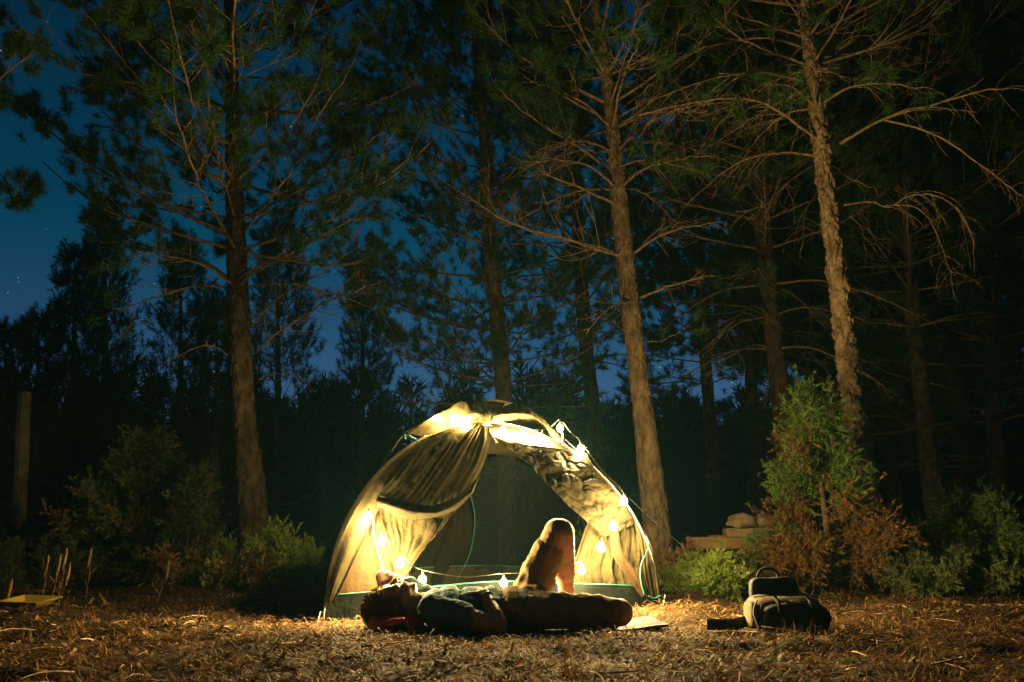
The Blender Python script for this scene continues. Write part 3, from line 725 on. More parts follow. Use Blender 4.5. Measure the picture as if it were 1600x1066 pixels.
# ------------------------------------------------------------------ junipers and low shrubs
def shrub(name, label, base, height, width, seed, stems=9, nshoot=900, mats=(('foliage', 'jun', 1.0),), lean=(0, 0), shape='round', cat="shrub", group=None, needle=(26, 0.030, 0.0065), slen=0.075, flat=1.0, green_top=False):
    """many thin stems from the base, each with side twigs full of short prickly shoots"""
    rng = np.random.default_rng(seed)
    bx, by = base; bz = float(gz(bx, by))
    root = thing(name, (bx, by, bz), label, cat, group)
    tips, dirs, hts = [], [], []
    nshoot = int(nshoot * 1.5); per = max(6, int(nshoot / stems / 5))
    for i in range(stems):
        az = rng.random() * 6.283
        if shape == 'cone':
            h0 = height * (0.05 + 0.9 * i / stems); L = width * (1.08 - i / stems) * rng.uniform(0.75, 1.2)
            p0 = np.array([bx + lean[0] * h0 / height, by + lean[1] * h0 / height, bz + h0])
            d = np.array([math.cos(az), math.sin(az) * flat, 0.35])
            P = [p0, p0 + d * L * 0.5, p0 + d * L + np.array([0, 0, rng.normal(0.02, 0.10) * L])]
        else:
            u = rng.random() ** 0.7
            top = np.array([bx + lean[0] + math.cos(az) * width * u, by + lean[1] + math.sin(az) * width * u * flat, bz + height * rng.uniform(0.55, 1.0) * (1.0 - 0.55 * u * u)])
            p0 = np.array([bx + rng.normal(0, 0.05), by + rng.normal(0, 0.05), bz - 0.03])
            mid = p0 * 0.5 + top * 0.5 + np.array([math.cos(az) * width * 0.12, math.sin(az) * width * 0.12, 0])
            P = [p0, mid, top]
        S = spline(P, 14)
        build("stem", *tubes(S[None], (np.linspace(1, 0.3, 14) * (0.004 + 0.0035 * height))[None], 5), M['twig'], root)
        s = rng.uniform(0.22, 1.0, per) ** 0.8; k = np.minimum((s * 13).astype(int), 12)
        B = S[k]; T = unit(S[k + 1] - S[k])
        d = unit(T * 0.7 + rng.normal(0, 0.6, (per, 3)) + np.array([0, 0, 0.25]))
        l = rng.uniform(0.06, 0.20, per) * (0.5 + 0.7 * height)
        TP = B[:, None] + d[:, None] * (np.linspace(0, 1, 5)[None] * l[:, None])[..., None] + np.array([0, 0, 1.0]) * (np.linspace(0, 1, 5)[None] ** 2 * (rng.normal(0.1, 0.25, per) * l)[:, None])[..., None]
        build("twig_fan", *tubes(TP, np.full((per, 5), 0.0022) * np.linspace(1.3, 0.5, 5), 3, cap=False), M['twig'], root)
        for _ in range(5):
            j = rng.integers(1, 5, per)
            tips.append(TP[np.arange(per), j - 1]); dirs.append(unit(TP[np.arange(per), j] - TP[np.arange(per), j - 1]) + rng.normal(0, 0.8, (per, 3)))
    tips = np.concatenate(tips); dirs = np.concatenate(dirs)
    # colour patches follow clumps of the plant
    ph = np.sin(tips[:, 0] * 7 + seed) + np.sin(tips[:, 2] * 8 + 1.7 * seed) + np.sin(tips[:, 1] * 6) + rng.normal(0, 0.5, len(tips))
    if green_top: ph = ph * 0.8 + (tips[:, 2] - bz) / height * 5.0 - (tips[:, 0] - bx) / width * 0.5
    order = np.argsort(np.argsort(ph)) / len(ph); a = 0.0
    for nm, mt, frac in mats:
        k = (order >= a) & (order < a + frac + 1e-6); a += frac
        build(nm, *shoots_mesh(tips[k], dirs[k], slen * rng.uniform(0.6, 1.3, k.sum()), *needle, rng, 0.3, 1.0), M[mt], root, smooth=False, kind="stuff")
    if shape == 'cone':
        top = np.array([bx + lean[0], by + lean[1], bz + height])
        build("trunk", *tubes(spline([(bx, by, bz - 0.05), (np.array([bx, by, bz]) + top) / 2, top], 12)[None], np.linspace(0.024 * height, 0.004, 12)[None], 7), M['twig'], root)
    return root
def gpt(px, Y):
    p = at(px, 900, Y); return (p[0], p[1])
shrub("juniper_bush", "large dark juniper bush beside the fence, taller than its neighbours", gpt(205, 8.3), 1.35, 0.80, 101, stems=46, nshoot=4200, mats=(('foliage', 'jun_dark', 0.88), ('dry_foliage', 'jun_dead', 0.12)), shape='cone', needle=(20, 0.036, 0.008), slen=0.09)
shrub("juniper_sapling", "thin pointed juniper sapling beside the large dark juniper", gpt(288, 7.6), 1.02, 0.30, 102, stems=16, nshoot=700, mats=(('foliage', 'jun_dark', 1.0),), shape='cone')
shrub("low_shrub", "low green shrub at the foot of the broad pine", gpt(315, 7.0), 0.42, 0.55, 103, stems=20, nshoot=1500, mats=(('foliage', 'jun_bright', 0.7), ('dry_foliage', 'jun_dead', 0.3)), group="low shrubs round the camp")
shrub("low_shrub", "bright green shrub in front of the broad pine's trunk, on the tent's side", gpt(428, 6.9), 0.50, 0.42, 104, stems=18, nshoot=1300, mats=(('foliage', 'jun_bright', 0.85), ('dry_foliage', 'jun_dead', 0.15)), group="low shrubs round the camp")
shrub("low_shrub", "dim low shrub by the fence behind the dry stalks", gpt(40, 7.0), 0.40, 0.8, 105, stems=22, nshoot=1400, mats=(('foliage', 'jun_dark', 1.0),), group="low shrubs round the camp")
shrub("low_shrub", "yellow green juniper shrub between tent and timber beam", gpt(1092, 6.3), 0.30, 0.33, 106, stems=26, nshoot=1900, mats=(('foliage', 'jun_bright', 0.85), ('dry_foliage', 'jun_dead', 0.15)), group="low shrubs round the camp")
shrub("low_shrub", "small yellow green sprig in front of the juniper shrub", gpt(1122, 5.75), 0.19, 0.15, 107, stems=12, nshoot=560, mats=(('foliage', 'jun_bright', 1.0),), group="low shrubs round the camp")
shrub("half_dry_juniper", "half dry juniper with rusty brown foliage in front of the flaky barked pine", gpt(1303, 6.5), 1.60, 0.43, 108, stems=32, nshoot=2700, mats=(('dry_foliage', 'jun_dead', 0.46), ('foliage', 'jun', 0.54)), shape='cone', lean=(-0.03, 0.1), green_top=True, needle=(22, 0.032, 0.0068), slen=0.085)
shrub("dry_shrub", "spreading rusty brown shrub lying over the timber beam", gpt(1236, 6.5), 0.52, 0.40, 109, stems=26, nshoot=1900, mats=(('dry_foliage', 'jun_dead', 0.85), ('foliage', 'jun', 0.15)))
shrub("dense_shrub", "dense green shrub beside the stacked stone blocks", gpt(1548, 7.0), 0.85, 0.70, 110, stems=44, nshoot=3600, mats=(('foliage', 'jun', 1.0),))
shrub("low_shrub", "low dark shrub at the foot of the dense green shrub", gpt(1480, 6.2), 0.34, 0.62, 111, stems=22, nshoot=1500, mats=(('foliage', 'jun_dark', 1.0),), group="low shrubs round the camp")
shrub("low_shrub", "green shrub seen through the tent's open back", gpt(914, 7.2), 0.45, 0.3, 112, stems=14, nshoot=900, mats=(('foliage', 'jun_bright', 1.0),), group="low shrubs round the camp")

# dry seed stalks left
def stalk(label, px, ptop, Y, seed, lean, twin=False):
    rng = np.random.default_rng(seed)
    top = at(px, ptop, Y); b = np.array([top[0] + lean, Y, float(gz(top[0] + lean, Y))])
    r = thing("dry_stalk", b, label, "dry grass", "dry seed stalks by the fence")
    build("stem", *tube([b - [0, 0, .03], (b + top) / 2 + [0.008, 0, 0], top], 0.0032, 5, 10, 0.002), M['straw_solid'], r)
    hp = [top + [-0.012, 0, -0.14], top + [-0.004, 0, -0.07], top]
    heads = [hp] if not twin else [hp, [top + [-0.01, 0, -0.14], top + [-0.022, 0, -0.07], top + [-0.03, 0, -0.008]]]
    for q_ in heads:
        P = spline(q_, 10); R = 0.0095 * np.array([0.35, 0.7, 0.9, 1, 1, 1, 0.95, 0.85, 0.65, 0.25])
        v, f = tubes(P[None], R[None], 8)
        build("seed_head", v + rng.normal(0, 0.0012, v.shape), f, M['straw_solid'], r)
    for s in (0.25, 0.45):
        c = b + (top - b) * s
        build("leaf", *blades(np.array([c, c]), np.array([0.3, 2.9]), np.array([0.8, 0.9]), np.array([0.12, 0.10]), np.array([0.006, 0.006]), np.array([0.5, 0.4]), rng), M['straw'], r, smooth=False)
M['straw_solid'] = mat_noise("dry_stalk_brown", (0.20, 0.115, 0.04), (0.34, 0.21, 0.08), 30, 0.9, 0.3, 90)
for a in [("twin headed dry stalk beside the yellow tray", 76, 867, 5.3, 1, -0.01, True), ("dry stalk with one dark head next to the twin headed stalk", 95, 866, 5.25, 2, -0.03), ("tallest dry seed stalk by the fence", 105, 856, 5.2, 3, -0.02),
          ("dry stalk leaning against the tallest one", 110, 879, 5.15, 4, -0.05), ("short dry stalk in front of the yellow tray's far end", 19, 903, 5.2, 5, -0.02), ("thin dry stalk standing alone before the large dark juniper", 143, 856, 5.6, 6, 0.0), ("slanted dry stalk at the foot of the low green shrub", 264, 876, 5.5, 7, -0.06)]:
    stalk(*a)

# ------------------------------------------------------------------ fence at the left
M['concrete'] = mat_noise("weathered_post", (0.08, 0.07, 0.045), (0.14, 0.12, 0.08), 12, 0.95, 0.5, 60, spec=0.1)
M['wire'] = mat_noise("galvanised_wire", (0.03, 0.03, 0.028), (0.05, 0.048, 0.042), 30, 0.7, spec=0.2)
fa = np.array([at(25, 800, 8.5)[0], 8.5]); fb = np.array([at(335, 800, 12.0)[0], 12.0]); fd = fb - fa
fence = thing("chain_link_fence", (fa[0], fa[1], float(gz(*fa))), "chain link fence on square weathered posts behind the bushes", "fence")
for k in (-1, 0, 1, 2):
    p = fa + fd * k; z0 = float(gz(*p))
    v, f = box((p[0], p[1], z0 + 0.88), 0.115, 0.115, 1.96, math.atan2(fd[1], fd[0]), 0.012, rough=0.006, seed=k, sub=3)
    v[:, 0] -= (v[:, 2] - z0 - 0.9) * 0.105
    build("post", v, f, M['concrete'], fence)
wires = []
Ltot = np.linalg.norm(fd) * 3; u = fd / np.linalg.norm(fd); st = fa - fd
hgt = 1.62; stp = 0.085
for sgn in (1, -1):
    for k in range(int((Ltot + hgt) / stp)):
        s0 = k * stp - hgt; a0 = max(0, -s0); a1 = min(hgt, Ltot - s0)
        if a1 <= a0: continue
        za, zb = (a0, a1) if sgn > 0 else (hgt - a0, hgt - a1)
        A_ = st + u * (s0 + a0); B_ = st + u * (s0 + a1); off = np.array([u[1], -u[0]]) * (0.075 + 0.003 * sgn)
        wires.append([[A_[0] + off[0], A_[1] + off[1], float(gz(*A_)) + 0.08 + za], [B_[0] + off[0], B_[1] + off[1], float(gz(*B_)) + 0.08 + zb]])
wires = np.array(wires)
build("wire_mesh", *tubes(wires, np.full(wires.shape[:2], 0.0017), 3, cap=False), M['wire'], fence, kind="stuff")
for zz in (0.1, 0.9, 1.7):
    P = np.array([[*(st + u * s + np.array([u[1], -u[0]]) * 0.075), float(gz(*(st + u * s))) + zz] for s in np.linspace(0, Ltot, 10)])
    build("line_wire", *tubes(P[None], np.full((1, 10), 0.0022), 4), M['wire'], fence)

# ------------------------------------------------------------------ timber beam, stones
M['timber'] = mat_noise("old_timber", (0.17, 0.105, 0.05), (0.32, 0.21, 0.105), 5, 0.85, 0.6, 25, stretch=(0.25, 2.5, 2.5), spec=0.2)
M['stone'] = mat_noise("field_stone", (0.20, 0.145, 0.085), (0.38, 0.29, 0.175), 7, 0.9, 0.7, 40, spec=0.2)
YB = 7.4
def span(px0, px1, py0, py1, Y):
    a, b = at(px0, py0, Y), at(px1, py1, Y); return (a + b) / 2, abs(b[0] - a[0]), abs(a[2] - b[2])
c, sx, sz = span(1075, 1512, 840, 858, YB)
beam_top = c[2] + sz / 2; beam_bot = c[2] - sz / 2
o = build("timber_beam", *box(c, sx, 0.24, sz, 0.0, 0.006, rough=0.008, seed=3, sub=6), M['timber'], loc=tuple(c)); tag(o, "long squared timber beam laid across stone blocks behind the shrubs", "beam")
c2, sx2, sz2 = span(1105, 1165, 830, 840, YB + 0.05)
o = build("timber_offcut", *box((c2[0], YB + 0.05, beam_top + 0.009), sx2 * 0.9, 0.14, 0.02, 0.1, 0.003, rough=0.004, seed=4, sub=2), M['timber'], loc=tuple(c2)); tag(o, "flat board offcut lying near the free end of the timber beam", "board")
def stone(name, label, px0, px1, py0, py1, Y, seed, zbot=None, dep=0.22, flatb=True, sub=3, boxy=False, group=None):
    c, sx, sz = span(px0, px1, py0, py1, Y)
    if zbot is not None:
        zt = c[2] + sz / 2; sz = zt - zbot; c = np.array([c[0], c[1], (zt + zbot) / 2])
    if boxy: v, f = box(c, sx, dep, sz, 0.05 * math.sin(seed), min(sx, sz) * 0.12, rough=0.018, seed=seed, sub=3)
    else: v, f = ico(c, 1.0, sub, (sx / 2, dep / 2, sz / 2), 0.45, seed, 1.6)
    if zbot is not None: v[:, 2] = np.maximum(v[:, 2], zbot - 0.004)
    o = build(name, v, f, M['stone'], loc=tuple(c), smooth=False)
    tag(o, label, "stone", group); return v
v = stone("stone_slab", "flat pale stone slab lying on the timber beam under two stones", 1133, 1216, 826, 841, YB, 5, beam_top, 0.24, boxy=True)
slab_top = v[:, 2].max() - 0.012
stone("stone", "broken stone with a pointed top on the pale slab, away from the juniper", 1136, 1182, 804, 829, YB, 6, slab_top)
stone("stone", "rounded stone on the pale slab beside the broken one, next to the juniper", 1176, 1216, 802, 829, YB + 0.03, 7, slab_top)
blocks = [("squared stone block under the timber beam beside the dense shrub", 1412, 1500, 858, 886, YB), ("broad stone block at the bottom of the stack beside the dense shrub", 1404, 1496, 886, 930, YB - 0.08),
          ("stone block holding up the beam behind the yellow green juniper shrub", 1150, 1232, 858, 892, YB), ("long stone block on the ground behind the dry shrub", 1140, 1262, 890, 930, YB - 0.04),
          ("stone block under the beam hidden behind the half dry juniper", 1262, 1352, 858, 900, YB), ("ground stone block behind the half dry juniper's foot", 1268, 1368, 898, 930, YB)]
gb = float(gz(at(1300, 900, YB)[0], YB)) - 0.01
for i, (lab, a, b, cc, d, Yq) in enumerate(blocks):
    lower = cc > 880
    c, sx, sz = span(a, b, cc, d, Yq)
    mid = beam_bot - (beam_bot - gb) * 0.5
    z0, z1 = (gb, mid + 0.004) if lower else (mid - 0.004, beam_bot + 0.004)
    vv, ff = box((c[0], Yq, (z0 + z1) / 2), sx, 0.30, z1 - z0, 0.04 * math.sin(i * 2), 0.02, rough=0.02, seed=20 + i, sub=3)
    tag(build("stone_block", vv, ff, M['stone'], loc=(c[0], Yq, z0), smooth=False), lab, "stone", "stone blocks under the beam")

# ------------------------------------------------------------------ yellow tray, scraps on the ground
M['yellow'] = mat_noise("faded_yellow_plastic", (0.42, 0.28, 0.035), (0.50, 0.34, 0.05), 10, 0.5, 0.1, 80, spec=0.4)
a, b = at(15, 946, 5.0), at(78, 946, 5.0)
tc_ = (a + b) / 2; tw = b[0] - a[0]
bm = bmesh.new()
def ringv(sx, sy, z): return [bm.verts.new((x * sx, y * sy, z)) for x, y in ((-1, -1), (1, -1), (1, 1), (-1, 1))]
rs = [ringv(tw * .36, .07, 0.0), ringv(tw * .49, .10, .028), ringv(tw * .53, .112, .03), ringv(tw * .53, .112, .026), ringv(tw * .485, .098, .022), ringv(tw * .355, .066, -.004)]
rs = [rs[5], rs[4], rs[3], rs[2], rs[1], rs[0]]
for r0, r1 in zip(rs[:-1], rs[1:]):
    for k in range(4): bm.faces.new((r0[k], r0[(k + 1) % 4], r1[(k + 1) % 4], r1[k]))
bm.faces.new(rs[0][::-1]); bm.faces.new(rs[-1])
bmesh.ops.recalc_face_normals(bm, faces=bm.faces[:])
me = bpy.data.meshes.new("yellow_tray"); bm.to_mesh(me); bm.free()
o = bpy.data.objects.new("yellow_tray", me); COL.objects.link(o); set_mat(o, M['yellow'])
o.location = (tc_[0], 5.0, float(gz(tc_[0], 5.0)) + 0.022); o.rotation_euler = (0.10, 0.03, -0.12)
tag(o, "shallow yellow tray lying on the dry grass near the seed stalks", "tray")
M['card'] = mat_noise("brown_card", (0.30, 0.17, 0.05), (0.40, 0.24, 0.08), 12, 0.85, 0.2, 60)
p = at(149, 936, 5.35); zb = float(gz(p[0], 5.35))
V = np.array([[-.045, 0, 0], [-.03, .05, 0], [0.002, .02, .075], [.045, -.005, .0], [.055, .05, 0], [-.045, .003, -.003], [-.03, .053, -.003], [0.002, .023, .072], [.045, -.002, -.003], [.055, .053, -.003]]) * 1.1 + [p[0], 5.35, zb + 0.004]
tag(build("cardboard_scrap", V, [np.array([[0, 2, 1], [2, 3, 4], [5, 6, 7], [7, 9, 8]]), np.array([[0, 5, 7, 2], [2, 7, 8, 3], [1, 2, 7, 6], [2, 4, 9, 7]])], M['card'], loc=tuple(p), smooth=False), "small folded brown scrap standing like a tent on the straw", "scrap")
for i, (lab, px, py, Yq, s, fl) in enumerate([("small pale pebble in front of the lying person's shoulder", 691, 993, 3.85, .018, .7), ("flat brown stone beside the corner of the purple mat", 1022, 986, 3.93, .05, .22),
        ("knobbly stone touching the flat one beside the purple mat", 1001, 978, 4.0, .018, .6), ("dark pine cone sized stone on the lit straw beside the tent's shadow", 386, 958, 4.9, .03, .8)]):
    p = at(px, py, Yq); z = float(gz(p[0], Yq))
    v, f = ico((p[0], Yq, z + s * fl * 0.7), s, 2, (1.2, 0.9, fl), 0.4, i + 3)
    tag(build("stone", v, f, M['stone'], loc=(p[0], Yq, z), smooth=False), lab, "stone")
# ------------------------------------------------------------------ the tent
LF = at(505, 972, 4.44); LF[2] = 0.0
RF = at(1031, 945, 4.9); RF[2] = 0.05
CR = at(757, 662, 5.3)                                  # where the two poles cross
HC = CR[2]
LB = np.array([2 * CR[0] - RF[0], 2 * CR[1] - RF[1], 0.0]); RB = np.array([2 * CR[0] - LF[0], 2 * CR[1] - LF[1], 0.03])
fn = unit(np.array([RF[1] - LF[1], -(RF[0] - LF[0]), 0.0]))     # front normal, towards the camera
DEP = float(np.dot(LF - CR, fn * [1, 1, 0]))
PW = 1.18
def kz(z): return max(0.0, 1 - min(1, max(0, z / HC)) ** 2) ** (PW / 2)
def pole(corner, t, lift=0.0):
    """t 0..1 from corner to crossing"""
    a = t * math.pi / 2; k = math.cos(a) ** PW
    return np.array([CR[0] + (corner[0] - CR[0]) * k, CR[1] + (corner[1] - CR[1]) * k, corner[2] * (1 - t) + HC * math.sin(a) + lift])
def surf(px, py, off, sign):
    d = ray(px, py); lo, hi = 3.0, 8.0
    def g(s):
        p = O + d * s
        return sign * np.dot((p - CR)[:2], fn[:2]) - (kz(p[2]) * DEP * 1.0 + off)
    if sign < 0: lo, hi = 4.6, 8.0
    for _ in range(50):
        m = (lo + hi) / 2
        if (g(m) > 0) == (sign > 0): lo = m
        else: hi = m
    return O + d * lo
def FS(px, py, off=0.0): return surf(px, py, off, 1)
def BS(px, py, off=0.0): return surf(px, py, off, -1)

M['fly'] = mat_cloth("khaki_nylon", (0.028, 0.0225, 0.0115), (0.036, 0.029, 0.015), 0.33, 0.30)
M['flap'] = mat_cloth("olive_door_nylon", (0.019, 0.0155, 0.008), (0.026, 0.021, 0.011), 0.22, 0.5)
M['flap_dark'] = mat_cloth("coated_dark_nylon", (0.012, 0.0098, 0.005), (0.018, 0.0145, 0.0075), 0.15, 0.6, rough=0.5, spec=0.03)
M['shaded_lining'] = mat_cloth("shaded_lining_nylon", (0.006, 0.005, 0.0032), (0.0085, 0.0072, 0.0044), 0.12, 0.6)  # back panel's shade behind the front flap put into the colour; seam shares it
M['inner'] = mat_cloth("peach_inner_nylon", (0.032, 0.020, 0.011), (0.04, 0.025, 0.014), 0.35, 0.3)
M['net'] = mat_cloth("pale_net", (0.11, 0.095, 0.065), (0.14, 0.12, 0.082), 0.5, 0.2)
M['lowernet'] = mat_cloth("brown_net", (0.022, 0.018, 0.011), (0.03, 0.025, 0.015), 0.3, 0.2)
M['floorcloth'] = mat_noise("dark_ground_sheet", (0.003, 0.0038, 0.0034), (0.006, 0.0075, 0.0068), 8, 0.8, 0.4, 40, spec=0.0)
M['teal'] = mat_noise("teal_binding", (0.002, 0.045, 0.034), (0.004, 0.065, 0.05), 20, 0.6)
M['pole'] = mat_noise("grey_pole", (0.10, 0.10, 0.10), (0.16, 0.16, 0.15), 20, 0.35, spec=0.5)
M['steel'] = mat_noise("tent_peg_steel", (0.35, 0.35, 0.34), (0.45, 0.45, 0.43), 20, 0.35, spec=0.6)

def interp_rows(rows, nu, nv):
    A = np.array([spline(r, nu) for r in rows])              # rows x nu x 3
    return np.stack([spline(A[:, j], nv) for j in range(nu)], 1)   # nv x nu x 3
def grid_mesh(G):
    nv, nu, _ = G.shape
    i = np.arange(nv * nu).reshape(nv, nu)
    return G.reshape(-1, 3), [np.stack([i[:-1, :-1], i[:-1, 1:], i[1:, 1:], i[1:, :-1]], -1).reshape(-1, 4)]
def cloth(name, rows, mat, parent, nu=40, nv=50, fold=0.0, ffreq=6.0, across='u', crumple=0.0, cfreq=9.0, seed=0, pin=0.0, label=None, crease=0.0, cdir=1.0):
    """sheet through rows of points, with long folds and fine crumples pushed along its normal"""
    G = interp_rows(rows, nu, nv)
    N = unit(np.cross(np.gradient(G, axis=1), np.gradient(G, axis=0)))
    uu, vv = np.meshgrid(np.linspace(0, 1, nu), np.linspace(0, 1, nv))
    D = np.zeros((nv, nu))
    s = uu if across == 'u' else vv; tt = vv if across == 'u' else uu
    if fold:
        for a_ in range(nv):
            for b_ in range(nu):
                w_ = s[a_, b_] * ffreq + 0.5 * mnoise.noise(Vector((tt[a_, b_] * 1.7, s[a_, b_] * 2.0, seed * 3.1)))
                r_ = 1 - 2 * abs(mnoise.noise(Vector((w_, tt[a_, b_] * 0.7, seed * 1.9))))
                r2 = 1 - 2 * abs(mnoise.noise(Vector((w_ * 2.3 + 4, tt[a_, b_] * 1.4, seed * 2.3))))
                D[a_, b_] += fold * (0.9 * (r_ - 0.5) + 0.35 * (r2 - 0.5))
    if crumple:
        c = np.array([[mnoise.ridged_multi_fractal(Vector(G[a, b] * cfreq * 0.6) + Vector((seed * 5.3, 0, 0)), 1.0, 2.1, 4, 1.0, 2.0) for b in range(nu)] for a in range(nv)])
        D += crumple * (c - c.mean()) * 0.45
    if crease:
        for f_ in (5.0, 9.0, 16.0):
            c = np.array([[1 - min(1, 2.2 * abs(mnoise.noise(Vector(G[a, b] * f_ * cdir) + Vector((seed * 2.3, f_, 0))))) for b in range(nu)] for a in range(nv)])
            D += crease * (5.0 / f_) ** 0.5 * (c ** 3 - 0.15)
    if pin:
        D *= np.clip(np.minimum(uu, 1 - uu) / pin, 0, 1)
    o = build(name, *grid_mesh(G + N * D[..., None]), mat, parent)
    if label: o["label"] = label
    return o, G + N * D[..., None]
def rowsF(rows, off): return [[FS(*p, off) if len(p) == 2 else FS(p[0], p[1], p[2]) for p in r] for r in rows]

tent_c = (float(CR[0]), float(CR[1]), 0.0)
tent = thing("tent", tent_c, "khaki dome tent with its door flaps tied back, hung with string lights", "tent")
# poles, pegs
T60 = np.linspace(0, 1, 40)
PL = {}
for nm, A_, B_ in (("p1", LF, RB), ("p2", RF, LB)):
    P = np.array([pole(A_, t) for t in T60] + [pole(B_, t) for t in T60[::-1][1:]])
    P[0, 2] -= 0.02; P[-1, 2] -= 0.02
    P[:, 2] += 0.006 if nm == "p2" else -0.006
    build("pole", *tubes(P[None], np.full((1, len(P)), 0.0055), 8), M['pole'], tent)
for cnr, dx, dy in ((LF, -0.02, -0.03), (RF, 0.02, -0.02), (LB, -0.02, 0.02), (RB, 0.02, 0.02)):
    b = cnr + [dx, dy, 0]
    build("peg", *tube([b + [0.01, 0, 0.055], b + [0.0, 0, 0.02], b + [-0.012, 0, -0.07]], 0.0035, 6, 6), M['steel'], tent)
    build("peg_loop", *tube([cnr + [0, 0, 0.035], (cnr + b) / 2 + [0, 0, 0.05], b + [0.004, 0, 0.04], b + [-.004, 0, 0.03], cnr + [0.004, 0, 0.02]], 0.003, 5, 14), M['flap'], tent)
# side and back panels of the fly
def panel(name, A_, B_, mat, bulge, s0=0.0, s1=1.0, t0=0.02, t1=1.0, nu=34, nv=46, fold=0.0, seed=0, lift=0.0):
    ts = np.linspace(t0, t1, nv); ss = np.linspace(s0, s1, nu)
    G = np.zeros((nv, nu, 3)); out = unit(np.append(((A_ + B_) / 2 - CR)[:2], 0.35))
    for i, t in enumerate(ts):
        a, b = pole(A_, t), pole(B_, t)
        for j, s in enumerate(ss):
            bl = bulge * math.sin(math.pi * s) * math.sin(math.pi * min(1, t * 1.05)) ** 0.7
            w = fold * (mnoise.noise(Vector((s * 3 + seed, t * 1.2, seed))) + 0.5 * mnoise.noise(Vector((s * 11 + seed, t * 2.5, 3))))
            G[i, j] = a * (1 - s) + b * s + out * (bl + w) + [0, 0, lift]
    o = build(name, *grid_mesh(G), mat, tent); return o, G
panel("side_panel", LF, LB, M['fly'], 0.045, fold=0.010, seed=1, lift=0.012)
panel("side_panel", RF, RB, M['fly'], -0.02, fold=0.010, seed=2, lift=0.012)
# back: two halves round the open back door
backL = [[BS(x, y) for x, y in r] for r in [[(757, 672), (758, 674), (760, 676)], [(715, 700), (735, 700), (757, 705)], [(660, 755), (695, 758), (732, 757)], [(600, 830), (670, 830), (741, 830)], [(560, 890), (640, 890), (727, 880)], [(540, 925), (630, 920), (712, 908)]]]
cloth("back_panel", backL, M['shaded_lining'], tent, 60, 60, fold=0.03, ffreq=9, crumple=0.03, seed=3)
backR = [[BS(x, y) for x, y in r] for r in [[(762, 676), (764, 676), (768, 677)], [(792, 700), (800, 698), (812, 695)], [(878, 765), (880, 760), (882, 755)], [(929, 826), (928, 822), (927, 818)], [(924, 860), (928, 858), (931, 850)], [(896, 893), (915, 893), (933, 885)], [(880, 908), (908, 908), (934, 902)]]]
cloth("back_panel", backR, M['shaded_lining'], tent, 20, 50, fold=0.008, ffreq=4, crumple=0.015, seed=4)
edge = [BS(x, y, -0.015) for x, y in [(745, 728), (733, 757), (741, 800), (741, 830), (736, 858), (727, 882), (712, 909)]]
build("door_binding", *tube(edge, 0.004, 6, 40), M['teal'], tent)
edge = [BS(x, y, -0.015) for x, y in [(905, 800), (925, 815), (931, 830), (929, 850), (920, 870), (904, 888), (885, 900)]]
build("door_binding", *tube(edge, 0.004, 6, 40), M['teal'], tent)
# dark net added across the open back doorway to dim the view behind
netrows = [[BS(745, 728, -0.006), BS(770, 715, -0.006), BS(800, 712, -0.006)], [BS(733, 757, -0.006), BS(810, 757, -0.006), BS(876, 765, -0.006)], [BS(741, 815, -0.006), BS(835, 815, -0.006), BS(922, 818, -0.006)], [BS(736, 858, -0.006), BS(830, 858, -0.006), BS(924, 858, -0.006)], [BS(714, 906, -0.006), BS(800, 906, -0.006), BS(888, 904, -0.006)]]
mn, nn_, ln_, bn_ = new_mat("dimming_net"); bn_.inputs["Base Color"].default_value = (0.006, 0.009, 0.008, 1); bn_.inputs["Roughness"].default_value = 0.9; bn_.inputs["Specular IOR Level"].default_value = 0.05
tn_ = nn_.new("ShaderNodeBsdfTransparent"); xn_ = nn_.new("ShaderNodeMixShader"); xn_.inputs[0].default_value = 0.42
ln_.new(bn_.outputs[0], xn_.inputs[1]); ln_.new(tn_.outputs[0], xn_.inputs[2]); ln_.new(xn_.outputs[0], nn_["Material Output"].inputs[0])
cloth("added_back_net", netrows, mn, tent, 24, 24, fold=0.006, ffreq=4, seed=27)
# ground sheet with low walls
fl = [[LF + [0.02, 0.03, 0.008], RF + [-0.02, 0.03, -0.035]], [LB + [0.03, -0.03, 0.008], RB + [-0.03, -0.03, -0.02]]]
cloth("ground_sheet", fl, M['floorcloth'], tent, 30, 20, crumple=0.006, seed=5)
def lowwall(A_, B_, h0, hm, h1, seed, inset=0.02, mat='floorcloth', name="sheet_wall"):
    a, b = A_ + (CR - A_) * [inset, inset, 0], B_ + (CR - B_) * [inset, inset, 0]; up = np.array([0, 0, 1.0])
    m = (a + b) / 2
    top = spline([a + up * h0, a * .75 + b * .25 + up * (h0 * .5 + hm * .5), m + up * hm, a * .25 + b * .75 + up * (hm * .5 + h1 * .5), b + up * h1], 5)
    bot = spline([a - up * .0, a * .75 + b * .25, m, a * .25 + b * .75, b], 5)
    o, G = cloth(name, [list(top), list(top * .5 + bot * .5), list(bot)], M[mat], tent, 60, 10, fold=0.006, ffreq=8, crumple=0.01, seed=seed)
    build("wall_binding", *tube([p + [0, 0, 0.003] for p in G[0, ::4]], 0.0038, 6, 60), M['teal'], o)
lowwall(LF, RF, 0.13, 0.165, 0.10, 6, 0.01)
lowwall(LB, RB, 0.20, 0.215, 0.18, 7, 0.03, 'lowernet', "net_wall")
lowwall(LF, LB, 0.13, 0.15, 0.15, 8, 0.015)
lowwall(RF, RB, 0.10, 0.14, 0.14, 9, 0.015)
